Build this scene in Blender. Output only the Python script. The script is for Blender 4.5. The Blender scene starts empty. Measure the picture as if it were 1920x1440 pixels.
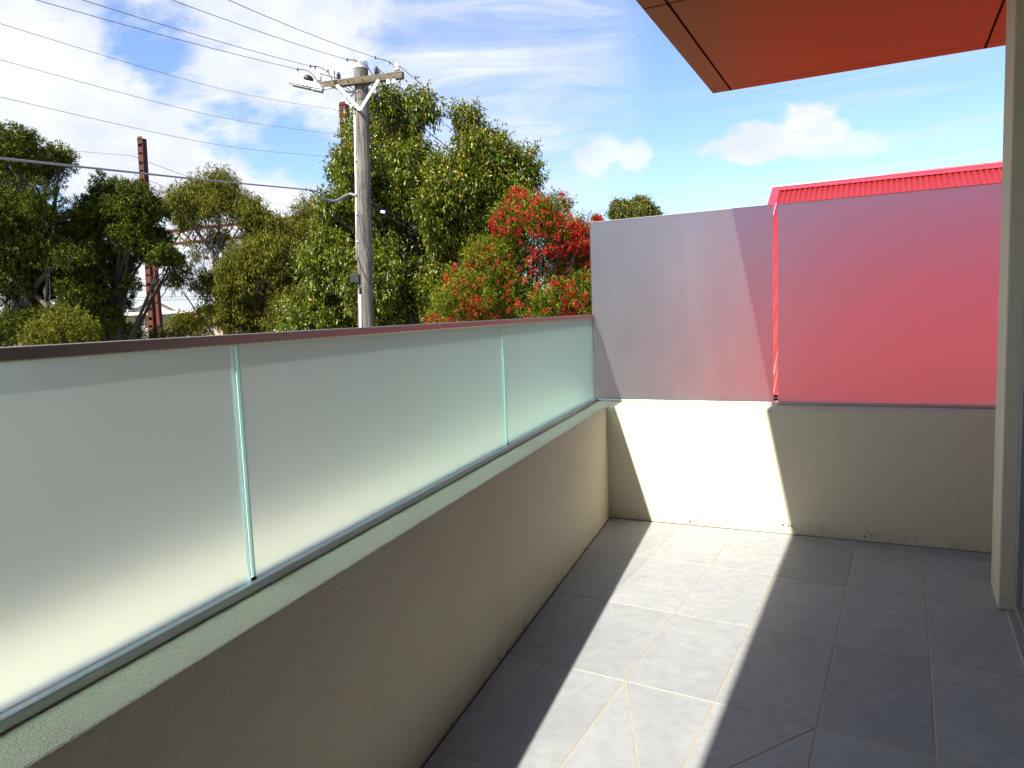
import bpy, math, random
import numpy as np
from mathutils import Vector, Matrix

SC = bpy.context.scene
COL = SC.collection
rad = math.radians

# ------------------------------------------------------------------ camera
EYE = 1.25
PITCH, ROLL, FPX = rad(-5.54), rad(-2.2), 1340.0
cF = Vector((0, math.cos(PITCH), math.sin(PITCH)))
_R0 = Vector((1, 0, 0)); _U0 = _R0.cross(cF)
cR = math.cos(ROLL) * _R0 + math.sin(ROLL) * _U0
cU = -math.sin(ROLL) * _R0 + math.cos(ROLL) * _U0
cam = bpy.data.cameras.new('camera'); co = bpy.data.objects.new('camera', cam); COL.objects.link(co)
cam.sensor_width = 36; cam.lens = FPX / 1920 * 36; cam.clip_end = 4000; cam.clip_start = 0.05
m = Matrix((cR, cU, -cF)).transposed().to_4x4(); m.translation = (0, 0, EYE); co.matrix_world = m
SC.camera = co

def ray(u, v):
    return (cF * FPX + cR * (u - 960) - cU * (v - 720)).normalized()
def at(u, v, d):
    """the point of the place seen at photo pixel (u, v), d metres ahead"""
    r = ray(u, v); return Vector((0, 0, EYE)) + r * (d / r.y)

# ------------------------------------------------------------------ light
SUN = Vector((0.603, 0.745, -1.0)).normalized()
EL = math.asin(-SUN.z); AZ = math.atan2(-SUN.x, -SUN.y)
sl = bpy.data.lights.new('sun', 'SUN'); sl.energy = 5.0; sl.angle = rad(0.53); sl.color = (1.0, 0.95, 0.86)
so = bpy.data.objects.new('sun', sl); COL.objects.link(so)
so.rotation_euler = SUN.to_track_quat('-Z', 'Y').to_euler(); so.location = (-10, -13, 15)
SC.view_settings.view_transform = 'Standard'; SC.view_settings.look = 'None'
SC.view_settings.exposure = 1.25; SC.view_settings.gamma = 1
SC.view_settings.use_curve_mapping = False
cy = SC.cycles
cy.max_bounces = 10; cy.transmission_bounces = 8; cy.diffuse_bounces = 5; cy.glossy_bounces = 4
cy.transparent_max_bounces = 8; cy.sample_clamp_indirect = 6; cy.use_denoising = True

class NT:
    def __init__(s, tree): s.t = tree; s.n = tree.nodes; s.l = tree.links
    def new(s, k, **kw):
        n = s.n.new(k)
        for a, b in kw.items(): setattr(n, a, b)
        return n
    def link(s, a, b): s.l.new(a, b)
    def put(s, sock, v):
        if isinstance(v, bpy.types.NodeSocket): s.l.new(v, sock)
        else: sock.default_value = v
    def m(s, op, a, b=0.0, c=0.0, clamp=False):
        n = s.new('ShaderNodeMath', operation=op, use_clamp=clamp)
        s.put(n.inputs[0], a); s.put(n.inputs[1], b)
        if len(n.inputs) > 2: s.put(n.inputs[2], c)
        return n.outputs[0]
    def ss(s, x, lo, hi):
        n = s.new('ShaderNodeMapRange', interpolation_type='SMOOTHSTEP')
        s.put(n.inputs[0], x); s.put(n.inputs[1], lo); s.put(n.inputs[2], hi)
        return n.outputs[0]
    def vec(s, x, y, z):
        n = s.new('ShaderNodeCombineXYZ'); s.put(n.inputs[0], x); s.put(n.inputs[1], y); s.put(n.inputs[2], z); return n.outputs[0]
    def noise(s, v, scale, detail=6, rough=0.55, dist=0.0, col=False):
        n = s.new('ShaderNodeTexNoise'); s.put(n.inputs['Vector'], v); s.put(n.inputs['Scale'], scale)
        n.inputs['Detail'].default_value = detail; n.inputs['Roughness'].default_value = rough
        n.inputs['Distortion'].default_value = dist
        return n.outputs[1 if col else 0]
    def mix(s, f, a, b, mode='MIX'):
        n = s.new('ShaderNodeMix', data_type='RGBA', blend_type=mode)
        s.put(n.inputs[0], f); s.put(n.inputs[6], a if isinstance(a, bpy.types.NodeSocket) else (*a[:3], 1))
        s.put(n.inputs[7], b if isinstance(b, bpy.types.NodeSocket) else (*b[:3], 1)); return n.outputs[2]
    def map(s, v, scale=(1, 1, 1), rot=(0, 0, 0), loc=(0, 0, 0)):
        n = s.new('ShaderNodeMapping'); s.put(n.inputs[0], v); n.inputs[3].default_value = scale
        n.inputs[2].default_value = rot; n.inputs[1].default_value = loc; return n.outputs[0]

# ------------------------------------------------------------------ sky
w = bpy.data.worlds.new('World'); SC.world = w; w.use_nodes = True; w.node_tree.nodes.clear()
N = NT(w.node_tree)
sky = N.new('ShaderNodeTexSky', sky_type='NISHITA'); sky.sun_disc = False
sky.sun_elevation = EL; sky.sun_rotation = AZ % (2 * math.pi); sky.air_density = 1.0; sky.dust_density = 0.25; sky.ozone_density = 3.6
g = N.new('ShaderNodeTexCoord').outputs['Generated']
sep = N.new('ShaderNodeSeparateXYZ'); N.link(g, sep.inputs[0])
dx, dy, dz = sep.outputs
az = N.m('ARCTAN2', dx, dy); el = N.m('ARCSINE', dz)
def azel(u, v):
    r = ray(u, v); return math.atan2(r.x, r.y), math.asin(r.z)
# clouds live on a plane high above: horizontal position = direction / height
h = N.m('MAXIMUM', N.m('ADD', dz, 0.16), 0.05)
pl = N.vec(N.m('DIVIDE', dx, h), N.m('DIVIDE', dy, h), 0.37)
warp = N.noise(pl, 1.3, 3, 0.5, col=True)
wv = N.new('ShaderNodeVectorMath', operation='MULTIPLY_ADD'); N.link(warp, wv.inputs[0]); wv.inputs[1].default_value = (0.35, 0.35, 0); N.link(pl, wv.inputs[2])
sph = N.vec(az, N.m('MULTIPLY', el, 1.55), 0.0)
cn = N.noise(sph, 4.2, 9, 0.58, 0.15)
cn2 = N.noise(wv.outputs[0], 1.9, 9, 0.56)
cum = N.m('ADD', N.m('MULTIPLY', cn, 0.78), N.m('MULTIPLY', cn2, 0.22))
# the sheet of cumulus fills the side left of the pole and thins towards the right
side = N.ss(az, rad(7), rad(-15))
thr = N.m('SUBTRACT', 0.66, N.m('MULTIPLY', side, 0.235))
A = N.ss(N.m('SUBTRACT', cum, thr), -0.015, 0.085)
# high wisps
cir_v = N.map(sph, (2.4, 9, 1), (0, 0, rad(24)))
cirn = N.noise(cir_v, 1.5, 8, 0.62, 0.9)
a0, e0 = azel(900, 150)
bx = N.m('DIVIDE', N.m('SUBTRACT', az, a0), 0.20); by = N.m('DIVIDE', N.m('SUBTRACT', el, e0), 0.30)
bd = N.m('ADD', N.m('MULTIPLY', bx, bx), N.m('MULTIPLY', by, by))
reg = N.ss(bd, 1.5, 0.1)
B = N.m('MULTIPLY', N.ss(cirn, 0.22, 0.78), N.m('ADD', N.m('MULTIPLY', reg, 0.95), 0.05))
cir2 = N.noise(N.map(sph, (1.6, 16, 1), (0, 0, rad(-17))), 1.7, 8, 0.6, 0.6)
a2, e2 = azel(1700, 190)
r2 = N.ss(N.m('ABSOLUTE', N.m('SUBTRACT', az, a2)), 0.34, 0.05)
B2 = N.m('MULTIPLY', N.ss(cir2, 0.42, 0.8), N.m('ADD', N.m('MULTIPLY', r2, 0.45), 0.06))
def puff(u, v, ru, rv, amp, sc=9.0, tilt=0.0):
    a, e = azel(u, v)
    x = N.m('SUBTRACT', az, a); y = N.m('SUBTRACT', el, e)
    y = N.m('SUBTRACT', y, N.m('MULTIPLY', x, tilt))
    x = N.m('DIVIDE', x, ru / 1340); y = N.m('DIVIDE', y, rv / 1340)
    d = N.m('SQRT', N.m('ADD', N.m('MULTIPLY', x, x), N.m('MULTIPLY', y, y)))
    n = N.noise(sph, sc, 9, 0.6, 0.2)
    k = N.m('ADD', N.m('SUBTRACT', 1.0, d), N.m('MULTIPLY', N.m('SUBTRACT', n, 0.5), 2.3))
    return N.m('MULTIPLY', N.ss(k, 0.0, 0.42), amp)
layers = [A, B, B2, puff(1435, 268, 135, 34, 0.97, 11), puff(1505, 222, 56, 30, 0.97, 13), puff(1120, 292, 50, 40, 0.75, 14),
          puff(1190, 300, 36, 34, 0.7, 14), puff(1560, 275, 90, 26, 0.55, 10)]
inv = None
for L in layers:
    q = N.m('SUBTRACT', 1.0, N.m('MINIMUM', L, 0.97))
    inv = q if inv is None else N.m('MULTIPLY', inv, q)
cov = N.m('SUBTRACT', 1.0, inv)
shade = N.ss(N.noise(sph, 7.5, 5, 0.55), 0.3, 0.75)
ccol = N.mix(shade, (3.5, 3.75, 4.25), (4.8, 4.85, 4.95))
hs = N.new('ShaderNodeHueSaturation'); hs.inputs['Saturation'].default_value = 1.0; hs.inputs['Value'].default_value = 1.0
N.link(sky.outputs[0], hs.inputs['Color'])
full = N.mix(cov, N.mix(1.0, hs.outputs[0], (0.93, 0.94, 1.04), 'MULTIPLY'), ccol)
bg = N.new('ShaderNodeBackground'); N.link(full, bg.inputs[0]); bg.inputs[1].default_value = 0.098
out = N.new('ShaderNodeOutputWorld'); N.link(bg.outputs[0], out.inputs[0])

# ------------------------------------------------------------------ materials
def mat(name):
    mt = bpy.data.materials.new(name); mt.use_nodes = True; mt.node_tree.nodes.clear()
    n = NT(mt.node_tree); o = n.new('ShaderNodeOutputMaterial'); b = n.new('ShaderNodeBsdfPrincipled')
    n.link(b.outputs[0], o.inputs[0]); n.b = b; n.o = o
    n.pos = n.new('ShaderNodeNewGeometry').outputs['Position']
    return mt, n
def bump(n, hgt, strength, dist=0.01):
    b = n.new('ShaderNodeBump'); n.link(hgt, b.inputs['Height']); b.inputs['Strength'].default_value = strength
    b.inputs['Distance'].default_value = dist; n.link(b.outputs[0], n.b.inputs['Normal'])
def plain(name, col, rough=0.5, metal=0.0, var=0.15, scale=6.0, bmp=0.0, bscale=80):
    mt, n = mat(name)
    f = n.noise(n.pos, scale, 6)
    c = n.mix(f, tuple(x * (1 - var) for x in col), tuple(min(1, x * (1 + var)) for x in col))
    n.link(c, n.b.inputs['Base Color']); n.b.inputs['Roughness'].default_value = rough; n.b.inputs['Metallic'].default_value = metal
    if bmp: bump(n, n.noise(n.pos, bscale, 4), bmp, 0.004)
    return mt

def plaster_mat():
    mt, n = mat('cream_textured_render')
    big = n.noise(n.pos, 2.2, 5, 0.6); fine = n.noise(n.pos, 260, 3, 0.6); mid = n.noise(n.pos, 55, 4, 0.6)
    c = n.mix(big, (0.60, 0.54, 0.395), (0.67, 0.615, 0.465))
    c = n.mix(n.ss(n.noise(n.pos, 130, 3, 0.7), 0.42, 0.62), c, n.mix(0.32, c, (0.42, 0.40, 0.33)))
    # scuffs and splash dirt near the floor
    sp = n.new('ShaderNodeSeparateXYZ'); n.link(n.pos, sp.inputs[0])
    low = n.m('MULTIPLY', n.ss(sp.outputs[2], 0.10, 0.0), n.ss(n.noise(n.pos, 14, 6, 0.7), 0.48, 0.68))
    c = n.mix(n.m('MULTIPLY', low, 0.45), c, (0.20, 0.17, 0.13))
    spots = n.ss(n.noise(n.pos, 26.0, 2, 0.4), 0.79, 0.82)
    c = n.mix(n.m('MULTIPLY', spots, 0.5), c, (0.25, 0.21, 0.15))
    n.link(c, n.b.inputs['Base Color']); n.b.inputs['Roughness'].default_value = 0.92
    bump(n, n.m('ADD', n.m('MULTIPLY', fine, 0.6), n.m('MULTIPLY', mid, 0.5)), 0.95, 0.006)
    return mt
M = {}
M['plaster'] = plaster_mat()

def tile_mat():
    mt, n = mat('grey_porcelain_tile')
    oi = n.new('ShaderNodeObjectInfo').outputs['Random']
    off = n.new('ShaderNodeVectorMath', operation='ADD'); n.link(n.pos, off.inputs[0]); n.link(n.vec(n.m('MULTIPLY', oi, 40), 0.0, 0.0), off.inputs[1])
    p = off.outputs[0]
    cloud = n.noise(p, 3.6, 6, 0.6, 0.4); sm = n.noise(p, 22, 5, 0.6); fine = n.noise(n.pos, 420, 2, 0.5)
    c = n.mix(cloud, (0.245, 0.258, 0.270), (0.368, 0.376, 0.380))
    c = n.mix(n.ss(sm, 0.3, 0.8), c, n.mix(0.35, c, (0.16, 0.165, 0.17)))
    c = n.mix(n.ss(fine, 0.4, 0.72), c, n.mix(0.28, c, (0.10, 0.10, 0.105)))
    # dried water marks and dust
    st = n.ss(n.noise(n.map(n.pos, (1, 1, 1), (0, 0, 0.5)), 2.3, 7, 0.7, 1.2), 0.52, 0.72)
    c = n.mix(n.m('MULTIPLY', st, 0.30), c, (0.42, 0.40, 0.37))
    dk = n.ss(n.noise(n.pos, 3.1, 4, 0.6, 0.5), 0.62, 0.75)
    c = n.mix(n.m('MULTIPLY', dk, 0.35), c, (0.10, 0.10, 0.11))
    sc = n.ss(n.noise(n.map(n.pos, (30, 5, 1), (0, 0, 0.9)), 1.2, 5, 0.75, 2.0), 0.71, 0.74)
    c = n.mix(n.m('MULTIPLY', sc, 0.35), c, (0.55, 0.55, 0.54))
    v = n.m('ADD', 0.91, n.m('MULTIPLY', oi, 0.17)); hv = n.new('ShaderNodeHueSaturation'); n.link(c, hv.inputs['Color']); n.link(v, hv.inputs['Value'])
    n.link(hv.outputs[0], n.b.inputs['Base Color'])
    n.link(n.m('ADD', 0.42, n.m('MULTIPLY', sm, 0.25)), n.b.inputs['Roughness'])
    bump(n, n.m('ADD', fine, n.m('MULTIPLY', sm, 0.5)), 0.16, 0.002)
    return mt
M['tile'] = tile_mat()
def grout_mat():
    mt, n = mat('sandy_grout')
    c = n.mix(n.noise(n.pos, 5, 6, 0.7), (0.22, 0.175, 0.125), (0.46, 0.40, 0.31))
    n.link(c, n.b.inputs['Base Color']); n.b.inputs['Roughness'].default_value = 0.95
    return mt
M['grout'] = grout_mat()

def frosted(name, tint, rough, white, dif=(0.8, 0.83, 0.8), graze=None):
    """acid etched glass: a rough refracting body with a thin milky skin"""
    mt, n = mat(name)
    n.n.remove(n.b)
    gl = n.new('ShaderNodeBsdfGlass'); gl.inputs['Color'].default_value = (*tint, 1); gl.inputs['IOR'].default_value = 1.35
    dn = n.noise(n.pos, 3.0, 6, 0.7)
    if graze:      # a slanting path through the pane is longer, so greener
        lw = n.new('ShaderNodeLayerWeight'); lw.inputs[0].default_value = 0.5
        n.link(n.mix(n.ss(lw.outputs[1], 0.38, 0.80), tint, graze), gl.inputs['Color'])
    n.link(n.m('ADD', rough, n.m('MULTIPLY', dn, 0.07)), gl.inputs['Roughness'])
    d = n.new('ShaderNodeBsdfDiffuse'); d.inputs[0].default_value = (*dif, 1)
    tr = n.new('ShaderNodeBsdfTranslucent'); tr.inputs[0].default_value = (*tint, 1)
    a = n.new('ShaderNodeMixShader'); a.inputs[0].default_value = 0.45; n.link(d.outputs[0], a.inputs[1]); n.link(tr.outputs[0], a.inputs[2])
    b = n.new('ShaderNodeMixShader'); n.link(gl.outputs[0], b.inputs[1]); n.link(a.outputs[0], b.inputs[2])
    smear = n.ss(n.noise(n.map(n.pos, (2, 2, 0.6)), 3, 6, 0.7), 0.45, 0.8)
    n.link(n.m('ADD', white, n.m('ADD', n.m('MULTIPLY', smear, 0.05), n.m('MULTIPLY', n.ss(n.noise(n.pos, 60, 2, 0.5), 0.74, 0.78), 0.25))), b.inputs[0])
    n.link(b.outputs[0], n.o.inputs[0])
    return mt
M['frost_green'] = frosted('frosted_green_glass', (0.80, 0.84, 0.855), 0.44, 0.055, (0.72, 0.78, 0.75), (0.755, 1.0, 0.965))
M['frost_clear'] = frosted('frosted_clear_glass', (0.69, 0.695, 0.71), 0.70, 0.035)
def edge_mat():
    mt, n = mat('polished_green_glass_edge')
    n.link(n.mix(n.noise(n.pos, 8, 4), (0.62, 0.90, 0.84), (0.70, 0.95, 0.90)), n.b.inputs['Base Color'])
    n.b.inputs['Roughness'].default_value = 0.2; n.b.inputs['Transmission Weight'].default_value = 0.10
    return mt
M['glass_edge'] = edge_mat()
def brushed(name, col, rough):
    mt, n = mat(name)
    s = n.noise(n.map(n.pos, (1.5, 1.5, 90), (0, 0, rad(20))), 6, 4, 0.6)
    n.link(n.mix(s, tuple(x * 0.8 for x in col), col), n.b.inputs['Base Color'])
    n.b.inputs['Metallic'].default_value = 0.95; n.link(n.m('ADD', rough, n.m('MULTIPLY', s, 0.14)), n.b.inputs['Roughness'])
    return mt
M['steel'] = brushed('brushed_stainless_steel', (0.42, 0.365, 0.30), 0.33)
M['steel_dull'] = brushed('satin_aluminium', (0.55, 0.56, 0.57), 0.42)
M['alu_frame'] = plain('powder_coated_frame', (0.24, 0.27, 0.29), 0.4, 0.3)
M['dark_gap'] = plain('dark_joint_backing', (0.02, 0.008, 0.006), 0.9)
def soffit_mat():
    mt, n = mat('red_orange_composite_panel')
    n.link(n.mix(n.noise(n.pos, 1.2, 4), (0.235, 0.068, 0.003), (0.26, 0.078, 0.004)), n.b.inputs['Base Color'])
    n.b.inputs['Roughness'].default_value = 0.38; n.b.inputs['Specular IOR Level'].default_value = 0.12
    return mt
M['soffit'] = soffit_mat()
def redroof_mat():
    mt, n = mat('red_painted_corrugated_steel')
    c = n.mix(n.noise(n.pos, 0.9, 6, 0.6), (0.39, 0.022, 0.018), (0.46, 0.028, 0.027))
    n.link(c, n.b.inputs['Base Color']); n.b.inputs['Roughness'].default_value = 0.38
    return mt
M['red_roof'] = redroof_mat()
M['ridge'] = plain('red_ridge_flashing', (0.52, 0.035, 0.055), 0.3)
def glass_door():
    mt, n = mat('door_glass'); n.b.inputs['Base Color'].default_value = (0.10, 0.15, 0.17, 1)
    n.b.inputs['Roughness'].default_value = 0.03; n.b.inputs['Transmission Weight'].default_value = 0.55
    n.b.inputs['Specular IOR Level'].default_value = 0.8
    return mt
M['door_glass'] = glass_door()
M['interior'] = plain('dim_interior_wall', (0.12, 0.12, 0.12), 0.9)

def wood_mat():
    mt, n = mat('weathered_pole_timber')
    g1 = n.noise(n.map(n.pos, (26, 26, 0.9)), 1.0, 7, 0.7, 0.7); g2 = n.noise(n.map(n.pos, (60, 60, 1.6)), 1.0, 5, 0.7, 0.3)
    c = n.mix(n.ss(g1, 0.36, 0.66), (0.050, 0.044, 0.038), (0.225, 0.205, 0.178))
    c = n.mix(n.ss(g2, 0.53, 0.66), c, (0.05, 0.04, 0.033))
    c = n.mix(n.ss(n.noise(n.pos, 1.6, 4), 0.4, 0.75), c, n.mix(0.3, c, (0.30, 0.27, 0.23)))
    n.link(c, n.b.inputs['Base Color']); n.b.inputs['Roughness'].default_value = 0.9
    bump(n, n.m('ADD', g1, n.m('MULTIPLY', g2, -0.8)), 0.9, 0.02)
    return mt
M['pole_wood'] = wood_mat()
def arm_mat():
    mt, n = mat('lichened_crossarm_timber')
    g1 = n.noise(n.map(n.pos, (3, 14, 40), (0, 0, rad(15))), 1.0, 6, 0.7, 0.5)
    c = n.mix(n.ss(g1, 0.3, 0.75), (0.05, 0.036, 0.024), (0.17, 0.14, 0.095))
    c = n.mix(n.ss(n.noise(n.pos, 14, 5), 0.5, 0.7), c, (0.12, 0.105, 0.035))
    n.link(c, n.b.inputs['Base Color']); n.b.inputs['Roughness'].default_value = 0.9; bump(n, g1, 0.6, 0.01); return mt
M['arm_wood'] = arm_mat()
M['galv'] = plain('galvanised_steel', (0.66, 0.68, 0.72), 0.45, 0.35, 0.2, 14)
M['white_pvc'] = plain('white_conduit', (0.72, 0.72, 0.73), 0.4)
M['porcelain'] = plain('white_porcelain', (0.80, 0.76, 0.74), 0.2)
M['brown_porcelain'] = plain('dark_porcelain', (0.05, 0.045, 0.07), 0.2)
M['black'] = plain('black_cable', (0.02, 0.02, 0.024), 0.5)
M['wire'] = plain('aged_wire', (0.08, 0.08, 0.095), 0.5)
M['cable_grey'] = plain('grey_service_cable', (0.20, 0.20, 0.22), 0.4)
M['rust'] = plain('rust_red_steel', (0.072, 0.014, 0.007), 0.85, 0, 0.45, 3.0, 0.3)
M['lamp'] = plain('lamp_housing', (0.42, 0.43, 0.43), 0.4)
M['box_dark'] = plain('dark_green_box', (0.013, 0.018, 0.018), 0.6)
M['bark'] = plain('rough_bark', (0.075, 0.058, 0.045), 0.95, 0, 0.5, 9, 0.6, 30)
M['bark_pale'] = plain('pale_bark', (0.20, 0.16, 0.13), 0.9, 0, 0.5, 9, 0.6, 30)
M['grass'] = plain('verge_grass', (0.10, 0.10, 0.06), 0.95, 0, 0.5, 1.4)
M['asphalt'] = plain('asphalt', (0.075, 0.075, 0.074), 0.95, 0, 0.3, 4)
M['concrete'] = plain('footpath_concrete', (0.36, 0.34, 0.31), 0.9, 0, 0.2, 2)
M['roof_tile'] = plain('dark_roof_tiles', (0.075, 0.06, 0.055), 0.8, 0, 0.4, 5)
M['white_board'] = plain('white_weatherboard', (0.62, 0.60, 0.56), 0.7)
M['tan_wall'] = plain('tan_brick_wall', (0.40, 0.30, 0.18), 0.85)
M['pale_post'] = plain('pale_timber_post', (0.50, 0.45, 0.36), 0.85)
M['brick'] = plain('pinkish_brick', (0.42, 0.30, 0.25), 0.9, 0, 0.5, 3)
M['orange_trim'] = plain('orange_red_trim', (0.50, 0.08, 0.03), 0.6)

def leaf_mat(name, lo, hi, tip, spec_rough=0.42, sub=0.35):
    mt, n = mat(name)
    at_ = n.new('ShaderNodeAttribute', attribute_name='tint'); sp = n.new('ShaderNodeSeparateColor'); n.link(at_.outputs['Color'], sp.inputs[0])
    c = n.mix(sp.outputs[0], lo, hi); c = n.mix(sp.outputs[1], c, tip)
    n.link(c, n.b.inputs['Base Color']); n.b.inputs['Roughness'].default_value = spec_rough; n.b.inputs['Specular IOR Level'].default_value = 0.5 if spec_rough < 0.4 else 0.18
    tr = n.new('ShaderNodeBsdfTranslucent')
    c2 = n.mix(0.5, c, (0.16, 0.20, 0.01)); n.link(c2, tr.inputs[0])
    ms = n.new('ShaderNodeMixShader'); ms.inputs[0].default_value = sub
    n.link(n.b.outputs[0], ms.inputs[1]); n.link(tr.outputs[0], ms.inputs[2]); n.link(ms.outputs[0], n.o.inputs[0])
    return mt
M['leaf_big'] = leaf_mat('glossy_broad_leaves', (0.028, 0.054, 0.004), (0.185, 0.225, 0.008), (0.33, 0.21, 0.02), 0.33, 0.24)
M['leaf_dark'] = leaf_mat('dark_fine_leaves', (0.013, 0.026, 0.003), (0.135, 0.160, 0.010), (0.22, 0.22, 0.02), 0.8, 0.08)
M['leaf_olive'] = leaf_mat('olive_gum_leaves', (0.046, 0.054, 0.006), (0.215, 0.200, 0.016), (0.22, 0.15, 0.03), 0.6, 0.28)
M['leaf_lime'] = leaf_mat('lime_narrow_leaves', (0.030, 0.055, 0.004), (0.24, 0.27, 0.010), (0.25, 0.27, 0.02), 0.6, 0.32)
M['leaf_far'] = leaf_mat('far_olive_leaves', (0.10, 0.12, 0.03), (0.24, 0.23, 0.06), (0.26, 0.24, 0.06), 0.8, 0.3)
def flower_mat():
    mt, n = mat('scarlet_flower_brush')
    oi = n.ss(n.noise(n.pos, 7, 3, 0.6), 0.3, 0.7)
    n.link(n.mix(oi, (0.22, 0.004, 0.007), (0.60, 0.020, 0.008)), n.b.inputs['Base Color']); n.b.inputs['Roughness'].default_value = 0.6
    tr = n.new('ShaderNodeBsdfTranslucent'); tr.inputs[0].default_value = (0.60, 0.008, 0.010, 1)
    ms = n.new('ShaderNodeMixShader'); ms.inputs[0].default_value = 0.3; n.link(n.b.outputs[0], ms.inputs[1]); n.link(tr.outputs[0], ms.inputs[2]); n.link(ms.outputs[0], n.o.inputs[0])
    return mt
M['flower'] = flower_mat()

# ------------------------------------------------------------------ helpers
def link(o, parent=None):
    COL.objects.link(o)
    if parent is not None: o.parent = parent
    return o
def thing(name, label, cat, loc, group=None, rz=0.0):
    o = bpy.data.objects.new(name, None); o.location = loc; o.rotation_euler = (0, 0, rz); o.empty_display_size = 0.2
    o['label'] = label; o['category'] = cat
    if group: o['group'] = group
    return link(o)
def tag(o, label, cat, group=None):
    o['label'] = label; o['category'] = cat
    if group: o['group'] = group
    return o
class MB:
    """collects shapes in world coordinates, builds ONE mesh object"""
    def __init__(s): s.v = []; s.f = []; s.mi = []
    def add(s, vs, fs, mi=0):
        b = len(s.v); s.v += [tuple(x) for x in vs]; s.f += [tuple(b + i for i in f) for f in fs]; s.mi += [mi] * len(fs)
    def box(s, o, ax, ay, az_, mi=0):
        o, ax, ay, az_ = Vector(o), Vector(ax), Vector(ay), Vector(az_)
        vs = [o + ax * i + ay * j + az_ * k for k in (0, 1) for j in (0, 1) for i in (0, 1)]
        fs = [(0, 2, 3, 1), (4, 5, 7, 6), (0, 1, 5, 4), (2, 6, 7, 3), (0, 4, 6, 2), (1, 3, 7, 5)]
        if ax.cross(ay).dot(az_) < 0: fs = [tuple(reversed(f)) for f in fs]
        s.add(vs, fs, mi)
    def beam(s, a, b, wd, ht, up=Vector((0, 0, 1))):
        a, b = Vector(a), Vector(b); d = b - a; sd = d.cross(up).normalized() * wd; u = sd.cross(d).normalized() * ht
        s.box(a - sd / 2 - u / 2, d, sd, u)
    def tube(s, pts, rs, n=8, cap=True):
        pts = [Vector(p) for p in pts]
        if not hasattr(rs, '__len__'): rs = [rs] * len(pts)
        b = len(s.v); rings = []
        for i, p in enumerate(pts):
            d = (pts[min(i + 1, len(pts) - 1)] - pts[max(i - 1, 0)]).normalized()
            r = Vector((0, 0, 1)) if abs(d.z) < 0.95 else Vector((1, 0, 0))
            x = d.cross(r).normalized(); y = d.cross(x)
            vs = [p + (x * math.cos(2 * math.pi * k / n) + y * math.sin(2 * math.pi * k / n)) * rs[i] for k in range(n)]
            s.v += [tuple(q) for q in vs]
        for i in range(len(pts) - 1):
            for k in range(n):
                k2 = (k + 1) % n
                s.f.append((b + i * n + k, b + i * n + k2, b + (i + 1) * n + k2, b + (i + 1) * n + k)); s.mi.append(0)
        if cap:
            s.f.append(tuple(b + k for k in reversed(range(n)))); s.mi.append(0)
            s.f.append(tuple(b + (len(pts) - 1) * n + k for k in range(n))); s.mi.append(0)
    def poly(s, ring, z0, z1):
        n = len(ring); vs = [(x, y, z0) for x, y in ring] + [(x, y, z1) for x, y in ring]
        fs = [tuple(reversed(range(n))), tuple(range(n, 2 * n))] + [(i, (i + 1) % n, n + (i + 1) % n, n + i) for i in range(n)]
        s.add(vs, fs)
    def build(s, name, mats, parent=None, smooth=False, bevel=0.0, seg=2):
        if not isinstance(mats, (list, tuple)): mats = [mats]
        off = Vector((0, 0, 0)) if parent is None else root_loc(parent)
        if parent is None:
            off = Vector(s.v[0]) if s.v else off
        me = bpy.data.meshes.new(name); me.from_pydata([(x - off.x, y - off.y, z - off.z) for x, y, z in s.v], [], s.f)
        for mt in mats: me.materials.append(mt)
        if len(mats) > 1: me.polygons.foreach_set('material_index', s.mi)
        if smooth: me.polygons.foreach_set('use_smooth', [True] * len(me.polygons))
        me.update()
        o = bpy.data.objects.new(name, me); link(o, parent)
        if parent is None: o.location = off
        if bevel:
            b = o.modifiers.new('bevel', 'BEVEL'); b.width = bevel; b.segments = seg; b.limit_method = 'ANGLE'; b.angle_limit = rad(40)
        return o
def root_loc(o):
    l = Vector((0, 0, 0))
    while o is not None: l += o.location; o = o.parent
    return l

def dirv(deg): return Vector((math.sin(rad(deg)), math.cos(rad(deg)), 0))
def rgt(deg): return Vector((math.cos(rad(deg)), -math.sin(rad(deg)), 0))
Z = Vector((0, 0, 1))

# ------------------------------------------------------------------ balcony geometry
AF = 20.0            # direction of the street-side parapet
AE = 116.1           # direction of the end wall
AB = 29.0            # direction of the building face, tiles
C = Vector((0.5625, 4.25, 0))          # inner corner at the floor
F, FR = dirv(AF), rgt(AF)
E, EN = dirv(AE), dirv(AE - 90)        # along end wall, outwards (away)
B, BR = dirv(AB), rgt(AB)
WT = 0.68                              # top of rendered walls
GOFF = 0.130                           # glass face behind the inner face
GROUND = -3.6

# ground, path and road below
gm = MB(); gm.box((-1500, -1500, GROUND - 0.5), (3000, 0, 0), (0, 3000, 0), (0, 0, 0.5)); go = gm.build('ground', M['grass']); go['kind'] = 'structure'
SD, SR = dirv(15), rgt(15)
rm = MB(); rm.box(at(678, 600, 14.4) * 1.0 + SR * 3.2 - SD * 120 + Vector((0, 0, GROUND + 0.006 - at(678, 600, 14.4).z)), SR * -0.001 + SD * 240, SR * 2.0, Z * 0.03)
fo = rm.build('pavement', M['concrete']); fo['kind'] = 'structure'
rm = MB(); p0 = at(678, 600, 14.4); p0.z = GROUND + 0.008
rm.box(p0 - SR * 8.2 - SD * 120, SD * 240, SR * 7.2, Z * 0.02); fo = rm.build('road', M['asphalt']); fo['kind'] = 'structure'

# street-side parapet wall
par = thing('parapet_wall', 'low cream rendered wall under the green frosted glass balustrade', 'wall', C)
ci = C - F * 8.0
ring = [ci, C, C - FR * 0.46 + F * 0.05, ci - FR * 0.46]
mb = MB(); mb.poly([(p.x, p.y) for p in ring], -0.25, WT); mb.build('wall_body', M['plaster'], par, bevel=0.006)
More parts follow.
